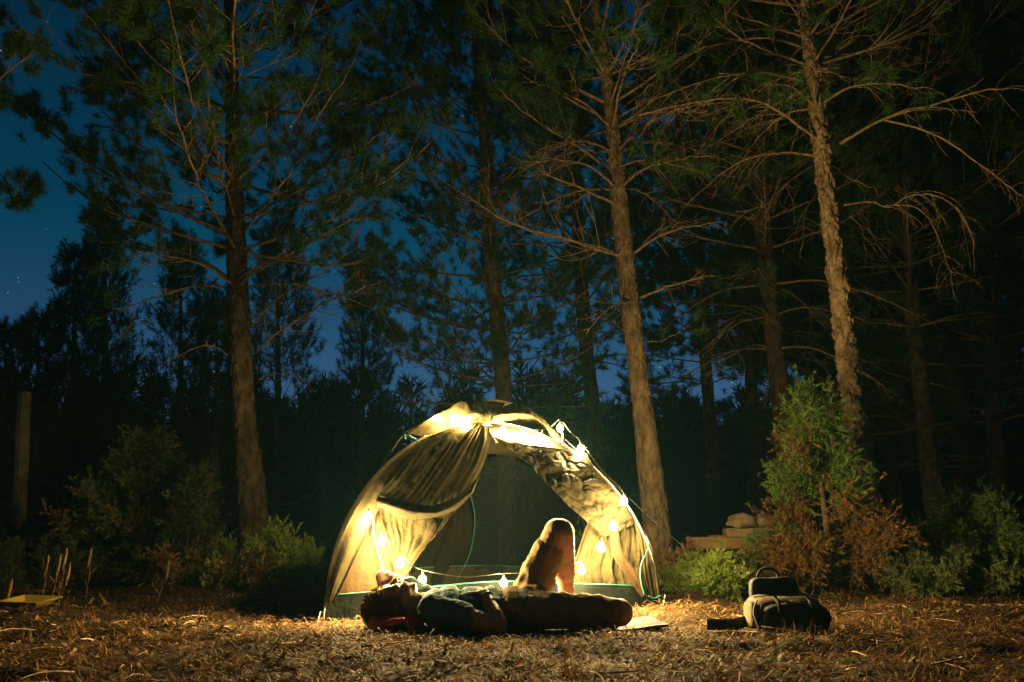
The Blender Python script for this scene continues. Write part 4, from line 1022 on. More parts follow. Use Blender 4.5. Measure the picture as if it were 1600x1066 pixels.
# door flaps, traced on the front face
r1 = [[(733, 661), (742, 661), (751, 662), (760, 666)], [(694, 673), (712, 678), (736, 688), (766, 690)], [(654, 692), (682, 712), (716, 728), (758, 720)], [(622, 735), (652, 756), (692, 764), (746, 746)], [(590, 774), (630, 783), (680, 788), (728, 768)]]
cloth("door_flap", rowsF(r1, 0.045), M['fly'], tent, 70, 80, fold=0.020, ffreq=11, crumple=0.008, cfreq=14, seed=10, pin=0.06, crease=0.003)
r2 = [[(590, 774, .05), (630, 783, .055), (680, 788, .055), (728, 768, .05), (748, 742, .04)], [(588, 784, .065), (635, 797, .085), (685, 800, .09), (732, 772, .07), (749, 744, .045)], [(590, 792, .045), (640, 812, .05), (690, 806, .055), (734, 778, .05), (748, 750, .035)]]
cloth("flap_fold", rowsF(r2, 0), M['flap_dark'], tent, 70, 24, fold=0.010, ffreq=3, crumple=0.012, seed=11)
r3 = [[(590, 790, .035), (640, 808, .03), (690, 802, .035), (746, 752, .03)], [(600, 825, .03), (638, 835, .0), (676, 835, .03), (718, 790, .03)], [(610, 862, .025), (630, 866, .01), (652, 865, .03), (682, 832, .03)], [(617, 902, .02), (621, 905, .02), (626, 905, .025), (632, 898, .03)]]
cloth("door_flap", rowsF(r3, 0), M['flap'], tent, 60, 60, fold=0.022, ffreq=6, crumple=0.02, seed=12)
r5 = [[(577, 806), (588, 800), (604, 792)], [(556, 860), (590, 858), (628, 850)], [(532, 905), (585, 905), (640, 900)], [(515, 945), (580, 945), (650, 942)]]
cloth("inner_wall", rowsF(r5, -0.035), M['inner'], tent, 30, 40, fold=0.006, ffreq=4, crumple=0.010, seed=13)
build("zipper", *tube([FS(x, y, 0.0) for x, y in [(583, 812), (584, 835), (589, 858), (596, 880), (603, 902)]], 0.0045, 6, 30), M['teal'], tent)
r6 = [[(598, 770), (595, 773), (590, 776)], [(571, 820), (575, 818), (580, 814)], [(541, 885), (546, 880), (554, 872)], [(512, 941), (515, 942), (519, 942)]]
cloth("fly_edge", rowsF(r6, 0.012), M['fly'], tent, 14, 40, fold=0.004, ffreq=2, crumple=0.006, seed=14)
r4 = []
for t_, q_ in [(0.03, (514, 938)), (0.14, (530, 908)), (0.27, (558, 846)), (0.40, (584, 795)), (0.52, (604, 764)), (0.66, (640, 715)), (0.78, (668, 690)), (0.90, (712, 676)), (0.985, (748, 664))]:
    a_ = pole(LF, t_, 0.014); b_ = FS(q_[0] + 6, q_[1] + 4, 0.016); r4.append([a_, a_ * .5 + b_ * .5 + fn * 0.012, b_])
build("seam", *tube([r_[2] + fn * 0.008 for r_ in r4], 0.003, 5, 60), M['shaded_lining'], tent)
cloth("front_panel", r4, M['fly'], tent, 30, 90, fold=0.008, ffreq=2, crumple=0.008, seed=26)
r10 = [[(766, 680), (800, 689), (850, 699), (915, 707)], [(800, 702), (840, 714), (890, 724), (936, 738)], [(850, 750), (885, 756), (922, 762), (962, 770)], [(900, 800), (926, 799), (952, 796), (982, 798)], [(946, 839), (957, 834), (969, 829), (992, 818)]]
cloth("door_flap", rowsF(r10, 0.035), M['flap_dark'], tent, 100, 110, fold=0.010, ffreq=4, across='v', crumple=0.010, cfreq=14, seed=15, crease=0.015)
r11 = [[(920, 812, -.02), (950, 818, -.02), (975, 812, -.02), (994, 812, -.02)], [(904, 860, -.03), (938, 862, -.03), (968, 862, -.03), (1002, 850, -.02)], [(894, 890, -.05), (930, 892, -.04), (966, 890, -.03), (1004, 885, -.02)], [(890, 920, -.06), (930, 922, -.05), (968, 924, -.04), (1008, 930, -.02)]]
cloth("inner_wall", rowsF(r11, 0), M['flap'], tent, 90, 50, fold=0.030, ffreq=7, crumple=0.016, cfreq=14, seed=16, crease=0.004)
r12 = [[(952, 832), (967, 828)], [(957, 868), (972, 860)], [(980, 902), (991, 890)], [(1003, 934), (1010, 927)]]
cloth("flap_hem", rowsF(r12, 0.03), M['inner'], tent, 14, 50, fold=0.006, ffreq=2, crumple=0.010, seed=17)
r13 = [[(990, 806), (996, 812), (1002, 822)], [(1000, 850), (1008, 850), (1017, 852)], [(1003, 890), (1013, 890), (1026, 890)], [(1010, 934), (1021, 935), (1033, 935)]]
cloth("fly_edge", rowsF(r13, 0.012), M['fly'], tent, 24, 40, fold=0.010, ffreq=4, crumple=0.010, seed=18)
build("drawcord", *tube([FS(x, y, 0.04) for x, y in [(1009, 838), (1014, 850), (1009, 866), (1002, 882), (1001, 905), (1007, 930)]], 0.005, 6, 40), M['teal'], tent)
build("hem_strap", *tube([FS(x, y, 0.025) for x, y in [(1013, 931), (1022, 935), (1033, 931)]], 0.005, 6, 14), M['teal'], tent)
# pale netting under the roof and the fly cap above it
r14 = [[(762, 664), (800, 662), (846, 662)], [(766, 676), (808, 677), (860, 682)], [(775, 692), (815, 694), (880, 702)]]
cloth("roof_net", rowsF(r14, -0.06), M['net'], tent, 40, 20, crumple=0.006, seed=19)
r15 = [[(690, 648), (715, 650), (745, 660)], [(668, 672), (700, 672), (740, 668)], [(660, 690), (700, 690), (745, 684)]]
cloth("roof_net", rowsF(r15, -0.06), M['net'], tent, 30, 20, crumple=0.006, seed=20)
A1, A2 = FS(632, 676, 0.05), FS(655, 691, 0.06)
capL = [[at(690, 643, 5.10), at(718, 629, 5.22), at(735, 630, 5.24)], [at(660, 660, 4.98), at(702, 646, 5.02), at(745, 645, 5.12)], [A1, FS(668, 680, 0.06), FS(753, 660, 0.05)]]
_, GL = cloth("fly_cap", capL, M['fly'], tent, 40, 40, fold=0.010, ffreq=4, crumple=0.02, seed=21)
build("cap_binding", *tube([A1 + [0, 0, -.004], A1 * .5 + A2 * .5, A2], 0.006, 6, 10), M['teal'], tent)
build("cap_tab", *tube([A1 + [0, 0, 0.0], A1 + [0.0, 0.01, -0.045]], 0.006, 6, 4), M['teal'], tent)
capM = [[at(716, 629, 5.22), at(752, 626, 5.27), at(790, 629, 5.30)], [at(738, 645, 5.12), at(757, 645, 5.14), at(778, 645, 5.16)], [FS(752, 661, 0.05), FS(757, 663, 0.05), FS(763, 661, 0.05)]]
cloth("fly_cap", capM, M['flap'], tent, 30, 30, fold=0.008, ffreq=3, crumple=0.012, seed=22)
capR = [[at(778, 640, 5.20), at(800, 630, 5.32), at(822, 636, 5.34), at(852, 659, 5.34), at(890, 700, 5.30)], [at(772, 650, 5.14), at(800, 646, 5.18), at(832, 650, 5.20), at(856, 670, 5.20), at(880, 700, 5.18)], [FS(766, 661, 0.05), FS(800, 660, 0.05), FS(842, 662, 0.06), FS(858, 678, 0.06), FS(868, 698, 0.06)]]
cloth("fly_cap", capR, M['fly'], tent, 50, 30, fold=0.008, ffreq=7, crumple=0.014, seed=23)
build("cap_tab", *tube([FS(877, 672, .06), FS(879, 683, .05), FS(877, 694, .05)], 0.006, 6, 8), M['teal'], tent)
# rear half of the cap
def capback(t, corner, lift): return pole(corner, t, lift)
capB = [[at(690, 643, 5.10), at(752, 626, 5.27), at(800, 630, 5.32), at(860, 668, 5.34)], [pole(LB, .72, .10), pole(LB, .9, .10) * .5 + pole(RB, .9, .10) * .5, pole(RB, .85, .10), pole(RB, .72, .09)], [pole(LB, .55, .06), pole(LB, .6, .05) * .6 + pole(RB, .6, .05) * .4, pole(LB, .6, .05) * .4 + pole(RB, .6, .05) * .6, pole(RB, .55, .06)]]
cloth("fly_cap", capB, M['fly'], tent, 40, 30, crumple=0.012, seed=24)
# guy lines
for a_, b_ in ((A1, np.array([LF[0] - 0.50, LF[1] + 0.95, 0.0])), (FS(879, 683, .05), np.array([RF[0] + 0.70, RF[1] + 0.60, 0.05]))):
    b_[2] = float(gz(b_[0], b_[1])) + 0.02
    build("guy_line", *tube([a_, a_ * .5 + b_ * .5 - [0, 0, .015], b_], 0.0013, 4, 12), M['pole'], tent)
    build("peg", *tube([b_ + [0.0, 0, 0.03], b_ + [-.02, 0, -0.09]], 0.0035, 6, 4), M['steel'], tent)

# ------------------------------------------------------------------ string lights
m, n, l, b = new_mat("bulb_glow")
em_ = n.new("ShaderNodeEmission"); em_.inputs[0].default_value = (*BULB_COLOR, 1); em_.inputs[1].default_value = BULB_STRENGTH
l.new(em_.outputs[0], n["Material Output"].inputs[0]); M['bulb'] = m
M['cable'] = mat_noise("pale_cable", (0.012, 0.011, 0.008), (0.02, 0.017, 0.012), 20, 0.5)
M['socket'] = mat_noise("bulb_socket", (0.05, 0.05, 0.045), (0.08, 0.08, 0.07), 20, 0.5)
bul = [FS(575, 809, 0.10), FS(596, 846, 0.09), FS(625, 881, 0.12), FS(660, 906, 0.15), FS(787, 911, 0.14), FS(909, 891, 0.12), FS(940, 856, 0.16), FS(959, 823, 0.18), FS(975, 783, 0.15),
       FS(907, 702, 0.06), FS(875, 669, 0.10), FS(847, 684, -0.015), FS(816, 680, -0.015), FS(786, 673, -0.015), FS(730, 662, 0.09), FS(708, 658, 0.11), FS(680, 657, 0.13)]
sl = thing("string_lights", (float(bul[4][0]), float(bul[4][1]), 0.0), "string of warm glowing bulbs draped over the tent's doorway and roof", "string lights")
RB_ = 0.0193
for p in bul:
    build("bulb", *ico(p, RB_, 2, (1, 1, 1.12)), M['bulb'], sl)
    build("socket", *tubes(np.array([[p + [0, 0.0, RB_ * 1.05], p + [0, 0, RB_ * 1.7], p + [0, 0, RB_ * 2.6]]]), np.array([[0.006, 0.0065, 0.004]]), 8), M['socket'], sl)
wp = []
for a_, b_ in zip(bul[:-1], bul[1:]):
    L_ = np.linalg.norm(b_ - a_); sag = np.array([0, 0, -0.06 * L_]) + fn * 0.015
    wp += [a_ + [0, 0, RB_ * 2.6], a_ * .5 + b_ * .5 + [0, 0, RB_ * 2.6] + sag]
wp.append(bul[-1] + [0, 0, RB_ * 2.6])
build("cable", *tube(wp, 0.0015, 5, 240), M['cable'], sl)
# ------------------------------------------------------------------ mat, cushion, person
M['mat'] = mat_noise("lavender_foam", (0.05, 0.039, 0.062), (0.065, 0.05, 0.078), 14, 0.85, 0.2, 120, spec=0.1)
M['skin'] = mat_noise("skin", (0.34, 0.19, 0.12), (0.41, 0.235, 0.15), 9, 0.5, 0.08, 160, spec=0.35)
M['shirt'] = mat_noise("dark_teal_cotton", (0.05, 0.095, 0.115), (0.075, 0.13, 0.15), 14, 0.9, 0.25, 200, spec=0.15)
M['shorts'] = mat_noise("brown_cotton", (0.17, 0.115, 0.062), (0.24, 0.165, 0.092), 12, 0.9, 0.25, 200, spec=0.15)
M['hair'] = mat_island("curly_brown_hair", [(0.10, 0.055, 0.025), (0.22, 0.12, 0.05), (0.15, 0.08, 0.034)], 0.5, 0.1)
M['red'] = mat_noise("red_fabric", (0.50, 0.06, 0.08), (0.62, 0.085, 0.105), 9, 0.7, 0.3, 90, spec=0.25)
M['dark_fabric'] = mat_noise("dark_fabric", (0.02, 0.022, 0.022), (0.035, 0.035, 0.034), 12, 0.85, 0.3, 120, spec=0.2)

ma, mb = at(583, 985, 3.9)[0], at(1042, 975, 4.0)[0]
G = np.zeros((16, 60, 3))
for j, s in enumerate(np.linspace(0, 1, 60)):
    for i, t in enumerate(np.linspace(0, 1, 16)):
        x = ma + (mb - ma) * s; y = 3.86 + 0.52 * t + 0.10 * s
        G[i, j] = (x, y, 0.013 + 0.004 * math.sin(s * 9 + t * 2) + 0.022 * sstep(0.86, 1.0, s) + 0.01 * mnoise.noise(Vector((s * 6, t * 3, 0))) * (s > .7))
v, f = grid_mesh(G); v2 = v - [0, 0, 0.010]; nn = len(v)
i = np.arange(nn).reshape(16, 60)
rim = np.concatenate([i[0, :], i[1:, -1], i[-1, -2::-1], i[-2:0:-1, 0]])
side = np.stack([rim, np.roll(rim, -1), np.roll(rim, -1) + nn, rim + nn], -1)
o = build("sleeping_mat", np.vstack([v, v2]), [np.concatenate([f[0], f[0][:, ::-1] + nn, side])], M['mat'], loc=(0.0, 4.1, 0.0))
tag(o, "thin lavender sleeping mat under the lying person", "mat")

def blobs_mesh(bl, seg=14):
    """spheres (centre, radii or radius) as one heap of shells"""
    bm = bmesh.new(); bmesh.ops.create_uvsphere(bm, u_segments=seg, v_segments=seg // 2 + 2, radius=1)
    V0 = np.array([v.co[:] for v in bm.verts]); fs = {}
    for fc in bm.faces: fs.setdefault(len(fc.verts), []).append([v.index for v in fc.verts])
    bm.free()
    return cat_parts([(V0 * np.asarray(r) + np.asarray(c), [np.array(q_) for q_ in fs.values()]) for c, r in bl])
def bone(p0, r0, p1, r1, n=8, sq=(1, 1, 1)):
    p0, p1 = np.asarray(p0, float), np.asarray(p1, float)
    return [(p0 + (p1 - p0) * t, np.ones(3) * (r0 + (r1 - r0) * t) * np.asarray(sq)) for t in np.linspace(0, 1, n)]
def skinned(name, bl, voxel, mat, parent, smooth=6, wrinkle=None, cut=None):
    """one continuous surface round all blobs"""
    V, Fl = blobs_mesh(bl)
    me = bpy.data.meshes.new("tmp"); me.from_pydata(V.tolist(), [], [q_ for f_ in Fl for q_ in f_.tolist()])
    ob = bpy.data.objects.new("tmp", me); COL.objects.link(ob)
    md = ob.modifiers.new("r", 'REMESH'); md.mode = 'VOXEL'; md.voxel_size = voxel
    ms = ob.modifiers.new("s", 'SMOOTH'); ms.factor = 0.5; ms.iterations = smooth
    dg = bpy.context.evaluated_depsgraph_get(); ev = ob.evaluated_get(dg)
    m2 = bpy.data.meshes.new_from_object(ev)
    n_ = len(m2.vertices); co = np.zeros(n_ * 3, np.float32); m2.vertices.foreach_get("co", co); co = co.reshape(-1, 3).astype(float)
    no = np.zeros(n_ * 3, np.float32); m2.vertices.foreach_get("normal", no); no = no.reshape(-1, 3)
    fc = [np.array([list(p.vertices) for p in m2.polygons if len(p.vertices) == k]) for k in (3, 4)]
    bpy.data.objects.remove(ob); bpy.data.meshes.remove(me); bpy.data.meshes.remove(m2)
    if wrinkle is not None: co = co + no * wrinkle(co)[:, None]
    if cut is not None:
        kill = cut(co); fc = [f_[~kill[f_].any(1)] if len(f_) else f_ for f_ in fc]
    return build(name, co, [f_ for f_ in fc if len(f_)], mat, parent)

YP = 4.06
def pp(px, py, Y=YP): return at(px, py, Y)
sh_n = np.array([-0.375, 3.90, 0.125]); sh_f = np.array([-0.395, 4.235, 0.125])
el_n = np.array([pp(781, 984, 3.85)[0], 3.86, 0.055]); wr_n = pp(757, 924, 3.98); ha_n = pp(728, 915, 4.03)
el_f = pp(598, 897, 4.31); wr_f = np.array([-0.60, 4.20, 0.115])
hip_n = np.array([0.10, 3.97, 0.115]); hip_f = np.array([0.075, 4.16, 0.12])
kn_n = np.array([pp(968, 945, 3.93)[0], 3.94, 0.105]); an_n = np.array([0.27, 4.27, 0.065])
kn_f = pp(876, 829, 4.18); an_f = pp(888, 935, 4.36)
an_f[2] = 0.075
person_loc = (0.0, YP, 0.0)
person = thing("person", person_loc, "person in dark t-shirt and brown shorts lying on their back, one knee up", "person")
# head frame: crown, face, side
cu_ = unit(np.array([-0.985, 0.0, -0.17])); cf_ = unit(np.array([-0.17, 0.0, 0.985])); cl_ = np.array([0, 1.0, 0])
HCN = pp(614, 940) + [0, 0, 0.0]
def hd(u, f, s_=0.0): return HCN + cu_ * u + cf_ * f + cl_ * s_
bl = []
bl += [(hd(0.022, -0.012), (0.098, 0.074, 0.088)), (hd(0.0, 0.012), (0.088, 0.068, 0.082)), (hd(-0.05, 0.02), (0.058, 0.060, 0.066)), (hd(-0.075, 0.035), (0.040, 0.050, 0.052))]
bl += bone(hd(-0.112, 0.066), 0.017, hd(-0.105, 0.045), 0.022, 3, (1, 1.3, 1))
bl += bone(hd(0.012, 0.086), 0.009, hd(-0.030, 0.110), 0.0125, 7) + [(hd(-0.034, 0.104, s_), 0.009) for s_ in (-0.011, 0.011)]
for s_ in (-1, 1):
    bl += bone(hd(0.026, 0.083, s_ * 0.010), 0.012, hd(0.022, 0.074, s_ * 0.045), 0.011, 5)
    bl += [(hd(-0.028, 0.068, s_ * 0.035), (0.026, 0.022, 0.024)), (hd(0.004, 0.078, s_ * 0.030), 0.0115)]
    bl += [(hd(-0.012, -0.012, s_ * 0.078), (0.024, 0.008, 0.018)), (hd(-0.004, -0.016, s_ * 0.084), (0.018, 0.007, 0.014))]
    bl += bone(hd(-0.060, 0.090, 0), 0.0085, hd(-0.062, 0.080, s_ * 0.020), 0.007, 4) + bone(hd(-0.073, 0.088, 0), 0.009, hd(-0.072, 0.078, s_ * 0.018), 0.007, 4)
bl += bone(hd(-0.055, -0.015), 0.058, (-0.40, 4.065, 0.125), 0.062, 10)
bl += [(hd(-0.115, 0.022), 0.016)]
# trunk of the body under the clothes
TOR = [(-0.37, 0.165, 0.075), (-0.30, 0.175, 0.092), (-0.20, 0.165, 0.095), (-0.10, 0.150, 0.087), (0.0, 0.150, 0.086), (0.07, 0.160, 0.092), (0.12, 0.155, 0.088)]
def torso(g): return [((x, 4.065, 0.118), (0.075 + g, ry + g, rz + g)) for x, ry, rz in TOR]
bl += torso(-0.006)
# arms
def arm(sh, el, wr): return bone(sh, 0.056, sh * .5 + el * .5, 0.049, 7) + bone(sh * .5 + el * .5, 0.049, el, 0.038, 7) + bone(el, 0.038, el * .7 + wr * .3, 0.041, 5) + bone(el * .7 + wr * .3, 0.041, wr, 0.027, 8)
bl += arm(sh_n, el_n, wr_n) + arm(sh_f, el_f, wr_f)
def hand(wr, fwd, side, nrm, curl):
    fwd, side, nrm = unit(np.asarray(fwd, float)), unit(np.asarray(side, float)), unit(np.asarray(nrm, float))
    q_ = bone(wr, 0.026, wr + fwd * 0.03, 0.024, 3)
    for k, (o_, ln) in enumerate(((-0.030, 0.070), (-0.010, 0.080), (0.011, 0.075), (0.031, 0.058))):
        b0 = wr + fwd * 0.085 + side * o_
        q_ += bone(wr + fwd * 0.02 + side * o_ * 0.6, 0.016, b0, 0.0115, 8)
        d1 = unit(fwd - nrm * curl * 0.5); d2 = unit(fwd - nrm * curl * 1.1); d3 = unit(fwd - nrm * curl * 1.8)
        b1 = b0 + d1 * ln * .42; b2 = b1 + d2 * ln * .32; b3 = b2 + d3 * ln * .26
        q_ += bone(b0, 0.0105, b1, 0.0092, 6) + bone(b1, 0.0092, b2, 0.0085, 5) + bone(b2, 0.0085, b3, 0.0072, 4)
    t0 = wr + fwd * 0.025 - side * 0.028; t1 = t0 + unit(fwd * 0.6 - side * 0.7) * 0.042; t2 = t1 + unit(fwd - side * 0.25 - nrm * curl * .5) * 0.034
    q_ += bone(t0, 0.015, t1, 0.0115, 6) + bone(t1, 0.0115, t2, 0.0085, 5)
    return q_
bl += hand(wr_n, (-0.86, 0.48, 0.06), (0.45, 0.86, 0.0), (0.0, 0.1, 1.0), 0.55)
bl += hand(wr_f, (0.05, -0.97, -0.2), (1.0, 0, 0.1), (0, 0.1, -1.0), 0.3)
# legs and feet
def leg(hip, kn, an): 
    md_ = hip * .5 + kn * .5; cf = kn * .68 + an * .32
    return bone(hip, 0.082, md_, 0.073, 8) + bone(md_, 0.073, kn, 0.056, 8) + bone(kn, 0.056, cf, 0.055, 6) + bone(cf, 0.055, an, 0.036, 8)
bl += leg(hip_n, kn_n, an_n) + leg(hip_f, kn_f, an_f) + [(kn_n, 0.064), (kn_f, 0.072), (kn_f + np.array([-0.018, 0, 0.006]), 0.068)] + bone(hip_f, 0.085, kn_f + np.array([-0.02, 0, 0]), 0.070, 12) + bone(kn_f, 0.072, kn_f * .5 + an_f * .5, 0.056, 7)
shin = unit(kn_f - an_f); calf = unit(np.array([-0.9, 0.1, 0.1]) - shin * np.dot(shin, [-0.9, 0.1, 0.1]))
bl += bone(kn_f * .8 + an_f * .2 + calf * 0.012, 0.048, kn_f * .5 + an_f * .5 + calf * 0.018, 0.046, 6)
for an, fw in ((an_f, np.array([0.9, 0.25, -0.05])), (an_n, np.array([-0.9, 0.2, 0.0]))):
    fw = unit(fw); sd = unit(np.cross(fw, [0, 0, 1.0])); hl = an - fw * 0.045 - [0, 0, 0.028]; bs = an + fw * 0.13 - [0, 0, 0.036]
    bl += bone(hl, 0.032, an + fw * 0.03 - [0, 0, .02], 0.036, 5) + bone(an + fw * 0.03 - [0, 0, .018], 0.038, bs, 0.027, 8, (1, 1.2, 0.9))
    for k in range(5):
        st_ = bs + sd * (k - 2) * 0.016
        bl += bone(st_, 0.014, st_ + fw * (0.052 - 0.006 * abs(k - 1)), 0.0095, 5)
skinned("body", bl, 0.0045, M['skin'], person, 5)
# clothes
def wr_shirt(co):
    d = np.zeros(len(co))
    for k, c in enumerate(co):
        p = Vector((c[0] * 5 + c[2] * 3, c[1] * 7, c[2] * 16 - c[0] * 4))
        d[k] = 0.015 * mnoise.ridged_multi_fractal(p, 0.9, 2.0, 3, 1.0, 2.0) * 0.6 + 0.004 * mnoise.noise(Vector(c * 22)) - 0.010
    return d
SH = torso(0.012)[:-1]
SH += bone(sh_n, 0.069, sh_n * .50 + el_n * .50, 0.064, 9) + bone(sh_f, 0.069, sh_f * .5 + el_f * .5, 0.064, 9)
SH += [((-0.405, 4.065, 0.125), (0.035, 0.095, 0.068))]
skinned("t_shirt", SH, 0.006, M['shirt'], person, 4, wr_shirt)
def wr_shorts(co):
    d = np.zeros(len(co))
    for k, c in enumerate(co):
        p = Vector((c[0] * 9 - c[2] * 5, c[1] * 5, c[2] * 9 + c[0] * 3))
        d[k] = 0.013 * mnoise.ridged_multi_fractal(p, 0.9, 2.0, 3, 1.0, 2.0) * 0.6 + 0.004 * mnoise.noise(Vector(c * 20)) - 0.009
    return d
SO = torso(0.014)[-3:]
def shortleg(hip, kn, frac, re=0.083): e = hip * (1 - frac) + kn * frac; return bone(hip, 0.098, hip * .5 + e * .5, 0.096, 9) + bone(hip * .5 + e * .5, 0.096, e, re, 9)
SO += [(q_[0], q_[1] * 0.89) for q_ in shortleg(hip_n, kn_n, 0.90, 0.086)] + shortleg(hip_f + np.array([-0.01, 0, 0]), kn_f + np.array([-0.022, 0, 0]), 0.76, 0.078)
skinned("shorts", SO, 0.006, M['shorts'], person, 4, wr_shorts)
# wristband
wd = unit(wr_n - el_n); c_ = wr_n - wd * 0.02
e1 = unit(np.cross(wd, [0, 1, 0.2])); e2 = np.cross(wd, e1)
ring = [c_ + e1 * 0.0315 * math.cos(a_) + e2 * 0.0315 * math.sin(a_) for a_ in np.linspace(0, 2 * math.pi, 25)]
build("wristband", *tubes(np.array([ring]), np.full((1, 25), 0.0055), 6), M['teal'], person)
# hair: cap plus many short curls
rng = np.random.default_rng(7)
hb = [(hd(0.032, -0.022), (0.104, 0.082, 0.088)), (hd(0.060, 0.006), (0.072, 0.074, 0.076)), (hd(0.005, -0.046), (0.088, 0.084, 0.064))]
hair = skinned("hair", hb, 0.006, M['hair'], person, 3, lambda co: np.array([0.010 * mnoise.noise(Vector(c * 45)) + 0.008 * mnoise.noise(Vector(c * 20)) for c in co]),
               cut=lambda co: ((co - HCN) @ cf_ > 0.085) | (((co - HCN) @ cu_ < 0.035) & ((co - HCN) @ cf_ > 0.03)))
N_ = 5200
d_ = unit(rng.standard_normal((N_, 3)))
ctr = hd(0.035, -0.018); base = ctr + d_ * (np.array([0.100, 0.083, 0.088]))
u_ = (base - HCN) @ cu_; f_ = (base - HCN) @ cf_
ok = (f_ < 0.08) & ~((u_ < 0.04) & (f_ > 0.03)) & (u_ > -0.085) & (base[:, 2] > 0.045)
base, d_ = base[ok], d_[ok]; N_ = len(base)
t = np.linspace(0, 1, 7)
e1 = unit(np.cross(d_, rng.standard_normal((N_, 3)))); e2 = np.cross(d_, e1)
rr_ = rng.uniform(0.004, 0.009, N_); ph = rng.random(N_) * 6.28; ln = rng.uniform(0.008, 0.030, N_)
ang = ph[:, None] + t[None] * rng.uniform(3, 7, N_)[:, None]
P = base[:, None] + d_[:, None] * (t[None] * ln[:, None])[..., None] + e1[:, None] * (np.cos(ang) * rr_[:, None])[..., None] + e2[:, None] * (np.sin(ang) * rr_[:, None])[..., None]
build("curls", *tubes(P, np.full((N_, 7), 0.0011), 3, cap=False), M['hair'], hair)
# red cushion under the head, with a dark pocket and strap
hx = HCN[0]
CB = [((hx + 0.02, 4.03, 0.040), (0.135, 0.150, 0.036)), ((hx + 0.09, 4.04, 0.042), (0.07, 0.11, 0.038)), ((hx - 0.07, 4.05, 0.045), (0.045, 0.11, 0.042))]
cush = thing("red_cushion", (hx, 4.06, 0.0), "crumpled red bag used as a pillow under the person's head", "pillow")
skinned("fabric", CB, 0.007, M['red'], cush, 3, lambda co: np.array([0.012 * mnoise.noise(Vector(c * 18)) + 0.006 * mnoise.noise(Vector(c * 50)) for c in co]))
skinned("pocket", [((hx + 0.055, 3.90, 0.030), (0.040, 0.022, 0.024))], 0.005, M['dark_fabric'], cush, 3)
build("strap", *tubes(np.array([[(hx + x_, 3.885 + y_, z_) for x_, y_, z_ in [(-.10, .01, .02), (-.03, -.005, .042), (.03, -.01, .066), (.08, .0, .068), (.10, .012, .03)]]]), np.full((1, 5), 0.008), 6), M['red'], cush)

person.location.z -= 0.012
# ------------------------------------------------------------------ backpack
M['pack'] = mat_noise("khaki_canvas", (0.10, 0.074, 0.042), (0.14, 0.104, 0.06), 14, 0.85, 0.3, 140, spec=0.2)
M['packdark'] = mat_noise("dark_canvas", (0.016, 0.018, 0.018), (0.03, 0.03, 0.03), 14, 0.8, 0.3, 140, spec=0.25)
M['strapgrey'] = mat_noise("grey_webbing", (0.05, 0.05, 0.045), (0.08, 0.078, 0.07), 30, 0.8, 0.3, 200)
YK = 3.98
k0, k1 = at(1168, 985, YK), at(1290, 985, YK); cx = (k0[0] + k1[0]) / 2; wx = (k1[0] - k0[0]) / 2 * 0.90
zg = float(gz(cx, YK)); ztop = at(1230, 928, YK + 0.02)[2]; zup = at(1230, 903, YK + 0.1)[2]
pack = thing("backpack", (cx, YK, zg), "khaki and black backpack sitting upright on the straw, strap trailing towards the tent", "backpack")
def rounded(c, rx, ry, rz, ex=4.0, n=28, rough=0.006, seed=0):
    """super-ellipsoid bag"""
    u_ = np.linspace(-np.pi, np.pi, n * 2, endpoint=False); v_ = np.linspace(-np.pi / 2, np.pi / 2, n)
    s_ = lambda w: np.sign(np.sin(w)) * np.abs(np.sin(w)) ** (2 / ex); c2 = lambda w: np.sign(np.cos(w)) * np.abs(np.cos(w)) ** (2 / ex)
    Uu, Vv = np.meshgrid(u_, v_)
    P = np.stack([rx * c2(Vv) * c2(Uu), ry * c2(Vv) * s_(Uu), rz * s_(Vv)], -1)
    D = np.array([[mnoise.noise(Vector(p * 9) + Vector((seed, 0, 0))) for p in row] for row in P])
    P = P + unit(P) * (rough * D)[..., None] + np.asarray(c)
    i = np.arange(P.shape[0] * P.shape[1]).reshape(P.shape[:2])
    return P.reshape(-1, 3), [np.stack([i[:-1], np.roll(i[:-1], -1, 1), np.roll(i[1:], -1, 1), i[1:]], -1).reshape(-1, 4)]
hz = (ztop - zg) / 2
build("main_bag", *rounded((cx, YK + 0.03, zg + hz), wx, 0.125, hz, 3.3, seed=1, rough=0.022), M['pack'], pack)
build("front_pocket", *rounded((cx + 0.012, YK - 0.075, zg + hz * 0.86), wx * 0.86, 0.055, hz * 0.80, 3.2, seed=2, rough=0.018), M['packdark'], pack)
build("side_pocket", *rounded((cx - wx * 0.98, YK + 0.0, zg + hz * 0.9), 0.022, 0.075, hz * 0.72, 3.5, seed=3), M['pack'], pack)
build("side_pocket", *rounded((cx + wx * 0.99, YK + 0.0, zg + hz * 0.75), 0.025, 0.075, hz * 0.6, 3.5, seed=4), M['packdark'], pack)
uz = zup - ztop
build("back_pad", *rounded((cx - 0.01, YK + 0.12, (zg + zup) / 2 + 0.0), wx * 0.72, 0.035, (zup - zg) / 2, 6, seed=5, rough=0.008), M['packdark'], pack)
hb_ = np.array([cx - 0.03, YK + 0.12, zup - 0.01])
build("carry_handle", *tubes(spline([hb_ + [-.055, 0, -.015], hb_ + [-.05, -.004, .03], hb_ + [-.02, -.006, .052], hb_ + [.02, -.006, .050], hb_ + [.045, -.004, .025], hb_ + [.05, 0, -.015]], 24)[None], np.full((1, 24), 0.0075), 8), M['packdark'], pack)
